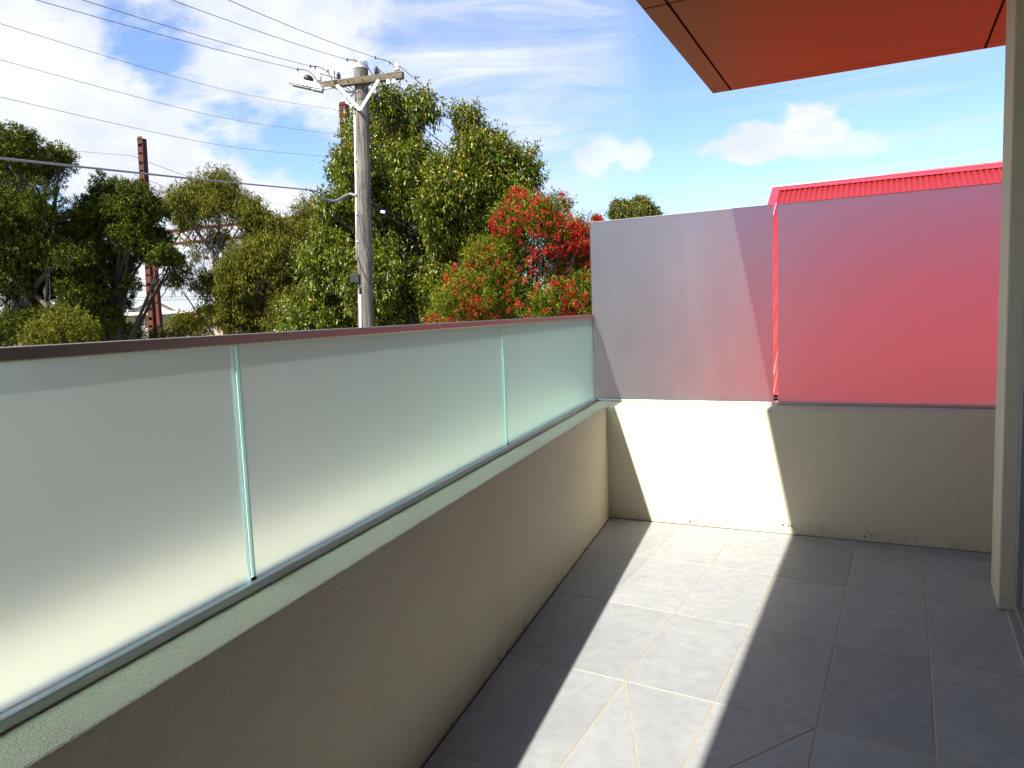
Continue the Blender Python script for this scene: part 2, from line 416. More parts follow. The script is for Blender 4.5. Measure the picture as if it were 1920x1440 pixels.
# end wall
ew = thing('end_wall', 'low cream rendered wall under the tall frosted screen, half in sunlight', 'wall', C + E * 0.8)
o0 = C - FR * 0.46 + F * 0.053
K0 = C + EN * 0.004
mb = MB(); ring = [C + EN * 0.0, C + E * 3.2, C + E * 3.2 + EN * 0.32, C - FR * 0.46 + EN * 0.32 , C - FR * 0.46 + F * 0.056, C + F * 0.002]
ring = [C + E * 0.002, C + E * 3.2, C + E * 3.2 + EN * 0.40, C - FR * 0.463 + EN * 0.42, C - FR * 0.463 + F * 0.056]
mb.poly([(p.x, p.y) for p in ring], -0.25, WT + 0.002); mb.build('wall_body', M['plaster'], ew, bevel=0.006)
# outside render below both walls down to the street
lb = thing('building_base', 'cream rendered lower storey carrying the balcony', 'building', (C.x, C.y, GROUND))
mb = MB(); ring = [ci - FR * 0.44, C - FR * 0.44 + F * 0.2, C + E * 3.2 + EN * 0.28, C + E * 3.2 - B * 8.0]
ring = [(p.x, p.y) for p in (ci - FR * 0.44, C - FR * 0.44 + EN * 0.38, C + E * 6.0 + EN * 0.37, C + E * 6.0 - B * 11.0)]
mb.poly(list(reversed(ring)), GROUND, -0.26); mb.build('wall_body', M['plaster'], lb)

# floor slab (grout bed) with every tile its own piece
mb = MB(); ring = [ci + FR * 0.002, C - E*0 + FR * 0.002 - EN * 0.002, C + E * 3.2 - EN * 0.002, C + E * 3.2 - B * 9.0]
mb.poly([(p.x, p.y) for p in reversed(ring)], -0.24, -0.0012)
slab = mb.build('balcony_floor', M['grout']); slab['kind'] = 'structure'

def clip(poly, p, n):
    outp = []
    for i in range(len(poly)):
        a, b = poly[i], poly[(i + 1) % len(poly)]
        da, db = (a - p).dot(n), (b - p).dot(n)
        if da >= 0: outp.append(a)
        if (da >= 0) != (db >= 0): outp.append(a + (b - a) * (da / (da - db)))
    return outp
def area(p): return abs(sum(p[i].x * p[(i + 1) % len(p)].y - p[(i + 1) % len(p)].x * p[i].y for i in range(len(p)))) / 2
sBR = -0.658 * 1.25; tB = 1.751 * 1.25     # one known tile corner, measured across and along
TW, TL, G = 0.303, 0.600, 0.0042
def uv2(s, t):
    # cross joints run parallel to the end wall
    return BR * s + B * (t + (s - sBR) * -0.03)
rng = random.Random(5)
def put_tile(poly):
    poly = clip(poly, C + FR * 0.006, FR); poly = clip(poly, C - EN * 0.006, -EN) if poly else poly
    if len(poly) < 3 or area(poly) < 0.0006: return
    cen = sum(poly, Vector()) / len(poly)
    sh = []
    n = len(poly)
    for q in poly:
        d = (cen - q); sh.append(q + d.normalized() * 0.0001)
    z = rng.uniform(-0.0004, 0.0004)
    mb = MB(); mb.v = [tuple(cen)]; mb.v = []
    r = [(q.x, q.y) for q in sh]
    if sum(r[i][0] * r[(i + 1) % n][1] - r[(i + 1) % n][0] * r[i][1] for i in range(n)) < 0: r.reverse()
    mb.poly(r, -0.008, z); mb.build('tile', M['tile'], slab, bevel=0.0012, seg=1)
slab_off = slab.location.copy()
for i in range(-6, 14):
    for j in range(-5, 4):
        s0, t0 = sBR + i * TW, tB + j * TL
        poly = [uv2(s0 + G / 2, t0 + G / 2), uv2(s0 + TW - G / 2, t0 + G / 2), uv2(s0 + TW - G / 2, t0 + TL - G / 2), uv2(s0 + G / 2, t0 + TL - G / 2)]
        env = (0 <= i < 2 and -2 <= j < 0)
        if not env: put_tile(poly); continue
        # fall to the drain: two diagonal cuts meet in the middle of a two by two block
        c0 = uv2(sBR + TW * 0.86, tB - TL * 0.93)
        ca = [uv2(sBR, tB), uv2(sBR + 2 * TW, tB), uv2(sBR + 2 * TW, tB - 2 * TL), uv2(sBR, tB - 2 * TL)]
        for k in range(4):
            a, b = ca[k], ca[(k + 1) % 4]
            pp = poly
            for (e0_, e1_, ref) in ((a, c0, b), (b, c0, a)):
                d = (e1_ - e0_).normalized(); nn = Vector((-d.y, d.x, 0))
                if (ref - e0_).dot(nn) < 0: nn = -nn
                pp = clip(pp, e0_ + nn * 0.002, nn) if pp else pp
            if pp and len(pp) >= 3: put_tile(pp)

mb = MB(); mb.box(C + FR * 0.0015 - F * 0.006 - Z * 0.001, -F * 6.0, FR * 0.005, Z * 0.0028); mb.box(C + FR * 0.008 - EN * 0.0065 - Z * 0.001, E * 2.4, EN * 0.005, Z * 0.0026)
mb.build('sealant_joint', plain('dirty_sealant', (0.07, 0.05, 0.035), 0.9), slab)
rg = random.Random(9)
chip = plain('chipped_render_and_dirt', (0.10, 0.085, 0.065), 0.95)
mb = MB()
for i in range(26):
    t = rg.uniform(0.1, 1.95) if i < 13 else None
    if t is not None: o_ = C + E * t - EN * 0.0016; ax_ = E
    else: o_ = C - F * rg.uniform(0.05, 3.6) + FR * 0.0016; ax_ = F
    zz = rg.uniform(0.004, 0.05) ** 1.0; w_ = rg.uniform(0.003, 0.012); h_ = rg.uniform(0.002, 0.010)
    cc = o_ + Z * zz; k = 7
    mb.add([cc + ax_ * w_ * rg.uniform(.5, 1) * math.cos(6.283 * q / k) + Z * h_ * rg.uniform(.5, 1) * math.sin(6.283 * q / k) for q in range(k)], [tuple(range(k))])
o = mb.build('dirt_marks', chip, slab); o['kind'] = 'stuff'

# ------------------------------------------------------------------ glass balustrade
bal = thing('glass_balustrade', 'frosted green glass balustrade with flat steel rail along the street side', 'balustrade', C - FR * GOFF + Z * WT)
PW, GAPB = 1.60, 0.017
ends = [-0.036, 1.622, 3.222, 4.822, 6.422]
for k in range(4):
    a = C - FR * GOFF - F * (ends[k + 1] - GAPB / 2 - 0.07 * 0) + F * 0.250; b = C - FR * GOFF - F * (ends[k] + GAPB / 2) + F * 0.250
    mb = MB(); mb.box(a + Z * (WT + 0.008), b - a, -FR * 0.012, Z * 0.525)
    ob = mb.build('glass_panel', M['frost_green'], bal)
    # polished green edges of the pane
    for q, sgn in ((a, -1), (b, 1)):
        mb = MB(); mb.box(q + F * (0.0004 * sgn) + Z * (WT + 0.010) + FR * 0.0006, F * (0.0022 * sgn), -FR * 0.0132, Z * 0.521)
        mb.build('glass_edge', M['glass_edge'], ob)
g0 = C - FR * GOFF + F * 0.285; g1 = g0 - F * 7.9
mb = MB(); mb.box(g1 + FR * 0.020 + Z * (WT + 0.0015), g0 - g1, -FR * 0.019, Z * 0.020); mb.build('channel', M['steel_dull'], bal, bevel=0.003)
mb = MB(); mb.box(g1 - FR * 0.014 + Z * (WT + 0.0015), g0 - g1, -FR * 0.02, Z * 0.018); mb.build('channel', M['steel_dull'], bal, bevel=0.003)
mb = MB(); mb.box(g1 + FR * 0.001 + Z * (WT + 0.0005), g0 - g1, -FR * 0.0145, Z * 0.007); mb.build('packing_strip', M['dark_gap'], bal)
mb = MB(); mb.box(g1 + FR * 0.010 + Z * (WT + 0.529), g0 - g1 - F * 0.004, -FR * 0.038, Z * 0.022)
rail = mb.build('top_rail', M['steel'], bal, bevel=0.0025)
for kk in (1, 2, 3):
    q = C - FR * GOFF - F * ends[kk] + F * 0.250
    mb = MB(); mb.box(q - F * 0.009 + FR * 0.0015 + Z * (WT + 0.022), F * 0.014, FR * 0.004, Z * 0.005); mb.build('clip', M['dark_gap'], bal)

# tall privacy screens on the end wall
scr0 = C + EN * 0.12
sa = C + EN * 0.23
def along(s): return sa + E * s
s_corner = -0.158
for (s0, s1, lab) in ((s_corner, 0.920, 'frosted glass privacy screen nearest the street corner, crossed by a shadow edge'),
                      (0.944, 2.6, 'wide frosted glass privacy screen glowing red beside the cream pier')):
    th = thing('privacy_screen', lab, 'glass screen', along((s0 + s1) / 2) + Z * WT, 'frosted privacy screens on the end wall')
    mb = MB(); mb.box(along(s0) + Z * (WT + 0.008), E * (s1 - s0), EN * 0.012, Z * 1.114)
    gp = mb.build('glass_panel', M['frost_clear'], th)
    mb = MB(); mb.box(along(s0 + 0.003) - EN * 0.014 + Z * (WT + 0.0035), E * (s1 - s0 - 0.006), EN * 0.013, Z * 0.013); mb.build('channel', M['steel_dull'], th, bevel=0.002)
    mb = MB(); mb.box(along(s0 + 0.003) + EN * 0.013 + Z * (WT + 0.0035), E * (s1 - s0 - 0.006), EN * 0.013, Z * 0.013); mb.build('channel', M['steel_dull'], th, bevel=0.002)
    mb = MB(); mb.box(along(s0) + Z * (WT + 1.1225) - EN * 0.0005, E * (s1 - s0), EN * 0.013, Z * 0.002); mb.build('polished_edge', M['steel_dull'], th)
    if s0 < 0:
        mb = MB(); mb.box(along(s0 - 0.0035) + Z * (WT + 0.01), E * 0.003, EN * 0.012, Z * 1.11); mb.build('polished_edge', M['dark_gap'], th)
        mb = MB()
        for zz in (0.024, 0.043): mb.box(along(0.921) - EN * 0.003 + Z * (WT + zz), E * 0.022, EN * 0.018, Z * (0.016 if zz < .03 else 0.014))
        br = mb.build('bracket', M['dark_gap'], th, bevel=0.002)
        mb = MB(); mb.box(along(0.9215) - EN * 0.0045 + Z * (WT + 0.0395), E * 0.021, EN * 0.004, Z * 0.003); mb.build('bracket_cap', M['galv'], br)

# ------------------------------------------------------------------ canopy soffit (red-orange panels)
ZS = 2.5
K = Vector((1.251, 4.347, 0)); SB = dirv(27.6); SE = dirv(115.7); SBn = rgt(27.6)
can = thing('canopy', 'red orange panelled canopy overhanging the balcony, dark joints between panels', 'canopy', K + Z * ZS)
mb = MB()
def cpt(a, b): return K - SB * a + SE * b       # a back from far edge, b right from outer edge
def quad(a0, a1, b0, b1, z0, z1, mb):
    ring = [cpt(a0, b0), cpt(a0, b1), cpt(a1, b1), cpt(a1, b0)]
    r = [(p.x, p.y) for p in ring]
    n = 4
    if sum(r[i][0] * r[(i + 1) % n][1] - r[(i + 1) % n][0] * r[i][1] for i in range(n)) < 0: r.reverse()
    mb.poly(r, z0, z1)
avals = [(0.0, 0.085), (0.089, 1.375), (1.387, 2.8), (2.812, 4.2), (4.212, 5.6), (5.612, 7.0)]
bvals = [(0.0, 0.095), (0.107, 1.338), (1.350, 2.4), (2.412, 3.6)]
for ia, (a0, a1) in enumerate(avals):
    for ib, (b0, b1) in enumerate(bvals):
        mb = MB(); quad(a0, a1, b0, b1, ZS, ZS + 0.006, mb); mb.build('soffit_panel', M['soffit'], can)
mb = MB(); quad(0.012, 6.99, 0.012, 3.58, ZS + 0.014, ZS + 0.26, mb); mb.build('joint_backing', M['dark_gap'], can)
mb = MB(); quad(-0.004, -0.001, -0.004, 3.6, ZS + 0.001, ZS + 0.3, mb); mb.build('fascia_panel', M['soffit'], can)
mb = MB(); quad(0.0, 7.0, -0.004, -0.001, ZS + 0.001, ZS + 0.3, mb); mb.build('fascia_panel', M['soffit'], can)
mb = MB(); quad(0.0, 7.0, 0.0, 3.6, ZS + 0.27, ZS + 0.29, mb); mb.build('top_sheet', M['steel_dull'], can)

# ------------------------------------------------------------------ pier, lintel, sliding door on the building side
NB = Vector((1.911, 2.756, 0))           # pier corner nearest to us
NE = dirv(115.5)
pier = thing('pier', 'tall cream rendered pier at the right edge beside the sliding door', 'wall', NB)
mb = MB(); mb.box(NB, B * 0.285, NE * 3.0, Z * ZS * 0.9992); mb.build('pier_body', M['plaster'], pier, bevel=0.006)
mb = MB(); mb.box(NB - B * 3.2 + NE * 0.075 + Z * 2.21, B * 3.196, NE * 0.3, Z * (ZS - 2.212)); mb.build('lintel', M['plaster'], pier, bevel=0.004)
door = thing('sliding_door', 'grey framed glass sliding door next to the cream pier', 'door', NB + NE * 0.045)
d0 = NB + NE * 0.052
mb = MB(); mb.box(d0 - B * 0.052, B * 0.047, NE * 0.10, Z * 2.2); mb.build('door_frame', M['alu_frame'], door, bevel=0.003)
mb = MB(); mb.box(d0 - B * 1.62 + Z * 2.15, B * 1.56, NE * 0.10, Z * 0.05); mb.build('door_frame', M['alu_frame'], door, bevel=0.003)
mb = MB(); mb.box(d0 - B * 0.115 + NE * 0.02 + Z * 0.05, B * 0.06, NE * 0.04, Z * 2.09); mb.build('door_stile', M['alu_frame'], door, bevel=0.003)
mb = MB(); mb.box(d0 - B * 3.2 + NE * 0.035 + Z * 0.05, B * 3.08, NE * 0.008, Z * 2.09); mb.build('glass_pane', M['door_glass'], door)
mb = MB()
for k, hh in ((0.0, 0.022), (0.028, 0.034), (0.056, 0.046)): mb.box(d0 - B * 3.2 + NE * (k - 0.028) + Z * 0.001, B * 3.145, NE * 0.026, Z * hh)
mb.build('door_track', M['steel_dull'], door, bevel=0.002)
room = thing('room_shell', 'dim room behind the sliding door', 'room', NB + NE * 1.5)
mb = MB(); mb.box(NB + NE * 2.6 - B * 3.3, B * 3.29, NE * 0.1, Z * 2.49); mb.box(NB + NE * 0.4 - B * 3.3 + Z * 0.0, B * 3.29, NE * 2.19, Z * 0.02)
mb.box(NB + NE * 0.4 - B * 3.32, -B * 0.1, NE * 2.2, Z * 2.49); mb.build('room_wall', M['interior'], room)
# unseen wall added behind the camera to cut fill light, then house face
rear = thing('rear_light_blocker', 'unseen cream wall added behind the viewer to block light', 'wall', C - F * 5.1)
mb = MB(); rw = C - F * 5.1; mb.box(rw + FR * 0.01 + Z * 0.001, FR * 4.4, -F * 0.2, Z * 2.49); mb.build('wall_body', M['plaster'], rear)
side = thing('facade_wall', 'cream rendered house wall continuing behind the viewer', 'wall', NB - B * 3.4)
mb = MB(); mb.box(NB - B * 3.42 + NE * 0.02, -B * 3.4, NE * 0.25, Z * 2.49); mb.build('wall_body', M['plaster'], side)

# ------------------------------------------------------------------ neighbour with red corrugated roof
RD = 12.0
r0 = at(1452, 354, RD)
RE = dirv(116.3)
nb = thing('neighbour_house', 'neighbouring house with steep red corrugated steel roof behind the screens', 'house', (r0.x, r0.y, GROUND))
down = (-dirv(26.3) * math.cos(rad(27)) - Z * math.sin(rad(27)))
nrm = RE.cross(down).normalized()
if nrm.z < 0: nrm = -nrm
LS = 7.4
P76 = 0.0762
for k in range(13):
    mb = MB(); vs = []; n = 10 * 8
    for i in range(n + 1):
        s = i / 8 * P76; hgt = 0.0085 * math.cos(2 * math.pi * i / 8) + (0.0025 if k % 2 else 0.0)
        p = r0 + RE * (0.10 + k * 10 * P76 + s) + nrm * hgt
        vs += [p + down * 0.10, p + down * LS]
    fs = [(2 * i, 2 * i + 1, 2 * i + 3, 2 * i + 2) for i in range(n)]
    mb.add(vs, fs); o = mb.build('roof_sheet', M['red_roof'], nb, smooth=True)
    sm = o.modifiers.new('thickness', 'SOLIDIFY'); sm.thickness = 0.002
RL = 0.10 + 13 * 10 * P76
mb = MB()
# ridge capping: folded strip, with notched lower lip over the corrugations
mb.box(r0 - RE * 0.02 + nrm * 0.016 - down * 0.01, RE * (RL + 0.04), down * 0.17, nrm * 0.004)
mb.box(r0 - RE * 0.02 + nrm * 0.016 - down * 0.01 - nrm * 0.002, RE * (RL + 0.04), dirv(26.3) * 0.17 - Z * 0.06, nrm * 0.004)
mb.tube([r0 - RE * 0.03 + nrm * 0.024 - down * 0.012, r0 + RE * (RL + 0.03) + nrm * 0.024 - down * 0.012], 0.022, 10)
cap = mb.build('ridge_cap', M['ridge'], nb)
mb = MB(); mb.box(r0 - RE * 0.03 + nrm * 0.02 + down * -0.02, RE * 0.125, down * (LS + 0.02), nrm * 0.006)
mb.box(r0 - RE * 0.03 + nrm * 0.02 + down * -0.02, RE * 0.006, down * (LS + 0.02), -nrm * 0.16); mb.build('barge_flashing', M['ridge'], nb)
q0 = r0 + down * (LS - 0.25)
mb = MB(); hh = q0.z - GROUND
mb.box((q0.x, q0.y, GROUND), RE * (RL - 0.2), dirv(26.3) * 6.2, Z * (hh - 0.25)); mb.build('house_wall', M['tan_wall'], nb)
mb = MB(); b0 = r0 - RE * 0.0 - Z * 0.12
mb.add([b0 + RE * 0.08, b0 + down * LS * 0.97 + RE * 0.08 - Z*0.02, Vector((b0.x, b0.y, q0.z - 0.3)) + RE * 0.08, b0 + RE * 0.3, b0 + down * LS * 0.97 + RE * 0.3 - Z*0.02, Vector((b0.x, b0.y, q0.z - 0.3)) + RE * 0.3],
       [(0, 1, 2), (5, 4, 3), (0, 3, 4, 1), (1, 4, 5, 2), (2, 5, 3, 0)]); mb.build('gable_wall', M['tan_wall'], nb)
# far slope of the roof
dn2 = (dirv(26.3) * math.cos(rad(27)) - Z * math.sin(rad(27)))
mb = MB(); mb.box(r0 - Z * 0.01, RE * RL, dn2 * LS, Z * -0.01); mb.build('rear_roof_slope', M['red_roof'], nb)

# ------------------------------------------------------------------ vegetation
def leaves_mesh(name, P, D, Nn, Ln, Wd, tint, mt, parent, curl=0.18):
    """one folded, pointed blade per leaf: 4 faces round a sunken midrib"""
    n = len(P); S = np.cross(D, Nn); S /= np.linalg.norm(S, axis=1)[:, None] + 1e-9
    U = np.cross(S, D)
    Ln = Ln[:, None]; Wd = Wd[:, None]
    v0 = P; vl = P + D * Ln * 0.45 - S * Wd * 0.5 + U * Wd * 0.16; vr = P + D * Ln * 0.45 + S * Wd * 0.5 + U * Wd * 0.16
    v1 = P + D * Ln - U * Ln * curl
    V = np.stack([v0, vl, v1, vr], 1).reshape(-1, 3)
    off = np.array(root_loc(parent)); V = V - off
    me = bpy.data.meshes.new(name)
    me.vertices.add(4 * n); me.vertices.foreach_set('co', V.astype(np.float32).ravel())
    b = (np.arange(n) * 4)[:, None]
    idx = np.concatenate([b + 0, b + 2, b + 1, b + 0, b + 3, b + 2], 1).astype(np.int32).ravel()
    me.loops.add(6 * n); me.loops.foreach_set('vertex_index', idx)
    me.polygons.add(2 * n); me.polygons.foreach_set('loop_start', (np.arange(2 * n) * 3).astype(np.int32))
    try: me.polygons.foreach_set('loop_total', np.full(2 * n, 3, np.int32))
    except Exception: pass
    me.update(calc_edges=True); me.validate()
    a = me.attributes.new('tint', 'FLOAT_COLOR', 'POINT')
    t = np.repeat(np.concatenate([tint, np.zeros((n, 1)), np.ones((n, 1))], 1), 4, axis=0).astype(np.float32)
    a.data.foreach_set('color', t.ravel())
    me.materials.append(mt)
    o = bpy.data.objects.new(name, me); link(o, parent); return o

def crown(parent, lobes, mt, rs, twigs, per, Ln, Wd, droop=0.4, spread=0.30, tipf=0.15, fill=0.25, up_tip=False, name='crown', aim=0.0, shell=(0.72, 1.05), flat=1.0, tipbias=0.0):
    """leaves on twigs spread through the shell of overlapping lobes: (centre, radius)"""
    R = np.array([l[1] for l in lobes]); Cn = np.array([list(l[0]) for l in lobes])
    wts = R ** 2 / (R ** 2).sum()
    got = []; need = twigs
    ZV = np.array([0, 0, 1.0])
    while need > 0:
        k = rs.choice(len(lobes), size=need * 2, p=wts)
        d = rs.normal(size=(need * 2, 3)); d /= np.linalg.norm(d, axis=1)[:, None]
        inner = rs.random(need * 2) < fill
        rr = np.where(inner, rs.uniform(0.25, shell[0], need * 2), rs.uniform(shell[0], shell[1], need * 2))
        # ragged surface: sub-clumps modulate the radius
        ph = np.sin(d[:, 0] * 5.3 + k * 1.7) * np.cos(d[:, 1] * 4.7 + k * 2.3) * np.sin(d[:, 2] * 5.9 + k)
        rr = rr * (1 + 0.22 * ph)
        p = Cn[k] + d * (R[k] * rr)[:, None] * np.array([1, 1, flat])
        # drop what lies deep inside another lobe
        dist = np.linalg.norm(p[:, None, :] - Cn[None], axis=2) / R[None]
        keep = (dist.min(axis=1) > 0.55) | (rs.random(len(p)) < 0.25)
        q = np.concatenate([p[keep], d[keep]], 1)[:need]; got.append(q); need -= len(q)
    T = np.concatenate(got)
    n = len(T); P0, D0 = T[:, :3], T[:, 3:]
    D0 = D0 * 0.8 + ZV * (0.35 + aim); D0 /= np.linalg.norm(D0, axis=1)[:, None]
    tl = rs.uniform(0.6, 1.3, n) * spread
    clump = rs.normal(size=n)
    k = np.repeat(np.arange(n), per); m_ = len(k)
    tt = rs.random(m_)
    P = P0[k] + D0[k] * (tl[k] * tt)[:, None] + rs.normal(size=(m_, 3)) * (spread * 0.17 * (1.1 - 0.5 * tt))[:, None]
    side = rs.normal(size=(m_, 3)); side /= np.linalg.norm(side, axis=1)[:, None]
    D = D0[k] * 0.45 + side * 0.85 - ZV * droop * 1.3
    if up_tip: D = D + ZV * (tt[:, None] > 0.75) * 1.3
    D /= np.linalg.norm(D, axis=1)[:, None]
    Nn = side * 0.7 + ZV * 0.8 + rs.normal(size=(m_, 3)) * 0.35
    L = Ln * rs.uniform(0.65, 1.25, m_) * np.where((tt > 0.8) & up_tip, 0.65, 1.0); W = Wd * rs.uniform(0.7, 1.2, m_)
    t0 = np.clip(0.45 + 0.22 * clump[k] + 0.2 * rs.normal(size=m_) + 0.25 * (tt - 0.5), 0, 1)
    zrel = (P[:, 2] - P[:, 2].min()) / (np.ptp(P[:, 2]) + 1e-6)
    t1 = ((tt > 0.70) & (rs.random(m_) < tipf * (0.35 + tipbias * zrel ** 2 + (clump[k] > 0.6)))) * rs.uniform(0.4, 1.0, m_)
    return leaves_mesh(name, P, D, Nn, L, W, np.stack([t0, t1], 1), mt, parent)

def px(spec, d, rs, dd=0.8):
    """lobes from photo pixels: (u, v, r[, depth offset])"""
    o = []
    for s in spec:
        q = d + (s[3] if len(s) > 3 else rs.uniform(-dd, dd)); o.append((at(s[0], s[1], q), s[2] * q / 1346))
    return o
def clumps(lobes, rs, k, fr, flat=0.7, thin=0.0):
    """break each big lobe into overlapping leaf pads with hollows between them"""
    o = []
    for c, R in lobes:
        n = max(3, int(k * (0.6 + rs.random() * 0.8)))
        for i in range(n):
            d = rs.normal(size=3); d /= np.linalg.norm(d); d[2] = d[2] * 0.85 + 0.12
            o.append((Vector(c) + Vector(d) * R * rs.uniform(0.45, 0.82), R * fr * rs.uniform(0.7, 1.3)))
        if rs.random() > thin: o.append((Vector(c), R * 0.5))
    return o
def wood(parent, base, fork, lobes, r0_, rs, mt, name='trunk', limbs=None, bow=0.12):
    """tapered trunk with a limb to each lobe"""
    mb = MB(); base, fork = Vector(base), Vector(fork)
    def path(a, b, ra, rb, k=6, amp=bow):
        pts, rr = [], []
        L = (b - a).length; o1 = Vector(rs.normal(size=3)) * amp * L * 0.3
        for i in range(k + 1):
            t = i / k; pts.append(a.lerp(b, t) + o1 * math.sin(math.pi * t)); rr.append(ra * (1 - t) + rb * t)
        mb.tube(pts, rr, 8, cap=False); return pts
    path(base, fork, r0_ * 1.25, r0_ * 0.75, amp=0.05)
    for c, R in lobes:
        c = Vector(c); t = rs.uniform(0.45, 1.0)
        st = base.lerp(fork, t) if c.z < fork.z + 1.5 else fork
        pts = path(st, c, r0_ * 0.30, r0_ * 0.07)
        for _ in range(4):
            e = c + Vector(rs.normal(size=3)).normalized() * R * 0.75
            pp = path(pts[rs.integers(3, 6)], e, r0_ * 0.07, 0.008, 4)
    return mb.build(name, mt, parent, smooth=True)
def tree(name, label, cat, spec, d, base_u, mt, seed, r0_, fork_v, bark='bark', group=None, **kw):
    rs = np.random.default_rng(seed)
    b = at(base_u, 600, d); b.z = GROUND
    th = thing(name, label, cat, b, group)
    lobes = px(spec, d, rs, kw.pop('dd', 0.8))
    fk = at(base_u + kw.pop('lean', 5), fork_v, d)
    wood(th, b, fk, lobes, r0_, rs, M[bark])
    sub = kw.pop('sub', None)
    crown(th, clumps(lobes, rs, *sub) if sub else lobes, mt, rs, **kw)
    return th, lobes

tree('broadleaf_tree', 'tall broadleaf tree with drooping glossy leaves right behind the power pole', 'tree',
     [(788, 208, 30), (790, 178, 14), (742, 240, 38), (718, 190, 20), (745, 195, 20), (700, 255, 44), (675, 300, 40), (765, 290, 50), (650, 330, 26), (690, 370, 66), (780, 360, 60), (640, 420, 42), (725, 440, 66),
      (625, 490, 52), (700, 520, 74), (790, 450, 50), (600, 560, 50), (590, 610, 52), (670, 600, 70), (760, 600, 70), (790, 540, 52), (610, 390, 20)],
     19.0, 735, M['leaf_big'], 11, 0.22, 420, twigs=11500, per=11, Ln=0.132, Wd=0.042, droop=0.7, spread=0.30, tipf=0.3, fill=0.25, sub=(9, 0.46), up_tip=True, dd=1.2, tipbias=0.6)
tree('broadleaf_tree', 'broadleaf tree with golden new tips between the power pole tree and red flowering bush', 'tree',
     [(874, 232, 20), (868, 206, 11), (832, 330, 36), (822, 400, 36), (892, 222, 14), (905, 262, 28), (885, 300, 38), (945, 300, 32), (925, 275, 20), (988, 310, 24), (990, 345, 26), (940, 350, 48), (870, 365, 48), (915, 410, 56), (850, 420, 44), (975, 400, 36), (870, 490, 60), (930, 490, 50), (850, 570, 62), (920, 590, 60)],
     18.0, 880, M['leaf_big'], 23, 0.2, 420, twigs=8200, per=11, Ln=0.128, Wd=0.041, droop=0.65, spread=0.30, tipf=0.4, fill=0.25, sub=(9, 0.46), up_tip=True, dd=1.0, tipbias=0.7)
tree('evergreen_tree', 'big dark fine-leaved evergreen tree at the far left', 'tree',
     [(-30, 290, 60), (40, 285, 52), (95, 318, 42), (112, 290, 22), (10, 350, 66), (90, 385, 42), (-30, 400, 60), (30, 430, 66), (95, 470, 44), (0, 510, 66), (60, 540, 56), (125, 545, 40), (10, 610, 60), (90, 480, 40), (128, 420, 28), (138, 480, 34), (148, 560, 36), (60, 600, 44), (100, 590, 34), (-10, 430, 40), (-40, 600, 60)],
     24.0, 45, M['leaf_dark'], 31, 0.42, 520, twigs=17000, per=15, Ln=0.082, Wd=0.031, droop=0.1, spread=0.16, tipf=0.3, fill=0.12, dd=1.6, flat=0.70, shell=(0.7, 1.02), sub=(13, 0.42))
tree('evergreen_tree', 'dark evergreen tree in front of the rusty railway mast', 'tree',
     [(205, 362, 36), (168, 385, 24), (250, 378, 34), (285, 400, 30), (215, 410, 46), (180, 425, 40), (290, 445, 30), (245, 450, 32), (165, 470, 38), (305, 478, 24), (325, 487, 17), (155, 440, 30), (150, 510, 34), (262, 400, 32), (225, 500, 40), (165, 530, 40), (240, 540, 20), (195, 570, 44), (160, 600, 45), (212, 598, 30), (278, 470, 24)],
     25.0, 185, M['leaf_dark'], 37, 0.30, 540, twigs=13500, per=15, Ln=0.082, Wd=0.031, droop=0.1, spread=0.16, tipf=0.3, fill=0.12, dd=1.4, flat=0.70, lean=30, shell=(0.7, 1.02), sub=(13, 0.42))
tree('gum_tree', 'airy olive gum tree with thin branching trunk against the sky', 'tree',
     [(372, 368, 34), (415, 362, 36), (335, 382, 24), (448, 385, 36), (345, 408, 22), (400, 405, 26), (470, 410, 28), (490, 440, 36), (340, 505, 22), (365, 470, 18), (410, 450, 20), (525, 450, 34), (320, 390, 14), (330, 525, 14), (390, 530, 26)],
     28.0, 425, M['leaf_olive'], 41, 0.16, 480, bark='bark_pale', twigs=3600, per=10, Ln=0.16, Wd=0.034, droop=0.7, spread=0.42, tipf=0.25, fill=0.12, lean=-22, dd=1.2, shell=(0.6, 1.1), sub=(7, 0.42))
tree('gum_tree', 'dense bushy olive gum filling the space left of the power pole tree', 'tree',
     [(455, 485, 36), (500, 480, 38), (440, 530, 38), (490, 540, 56), (540, 520, 36), (430, 590, 44), (500, 600, 56), (550, 590, 46), (525, 485, 32), (395, 590, 18)],
     26.0, 470, M['leaf_olive'], 43, 0.16, 540, bark='bark_pale', twigs=6000, per=10, Ln=0.15, Wd=0.034, droop=0.7, spread=0.32, tipf=0.2, fill=0.12, dd=1.0, sub=(9, 0.42))
tree('gum_tree', 'pale olive gum peeking out between the railway beam and the power pole tree', 'tree',
     [(590, 400, 32), (560, 425, 26), (625, 420, 36), (575, 460, 40), (620, 480, 40), (570, 520, 44), (600, 570, 50), (550, 570, 36), (640, 385, 22)],
     30.0, 600, M['leaf_olive'], 47, 0.16, 500, bark='bark_pale', twigs=3400, per=10, Ln=0.13, Wd=0.032, droop=0.5, spread=0.32, tipf=0.2, fill=0.12, dd=1.0, sub=(9, 0.42))
tree('round_tree', 'small round crowned tree top showing above the first privacy screen', 'tree',
     [(1163, 396, 15), (1200, 394, 18), (1180, 402, 14), (1224, 404, 11), (1190, 412, 22)],
     62.0, 1190, M['leaf_far'], 53, 0.2, 420, twigs=1500, per=8, Ln=0.30, Wd=0.12, droop=0.2, spread=0.4, dd=0.6)
tree('shrub', 'yellow green shrub at the foot of the far left evergreen', 'shrub',
     [(105, 622, 26), (135, 605, 20), (80, 636, 24), (160, 620, 18), (120, 640, 30)],
     20.0, 115, M['leaf_olive'], 59, 0.06, 640, twigs=1300, per=10, Ln=0.09, Wd=0.032, droop=0.2, spread=0.22, dd=0.4)
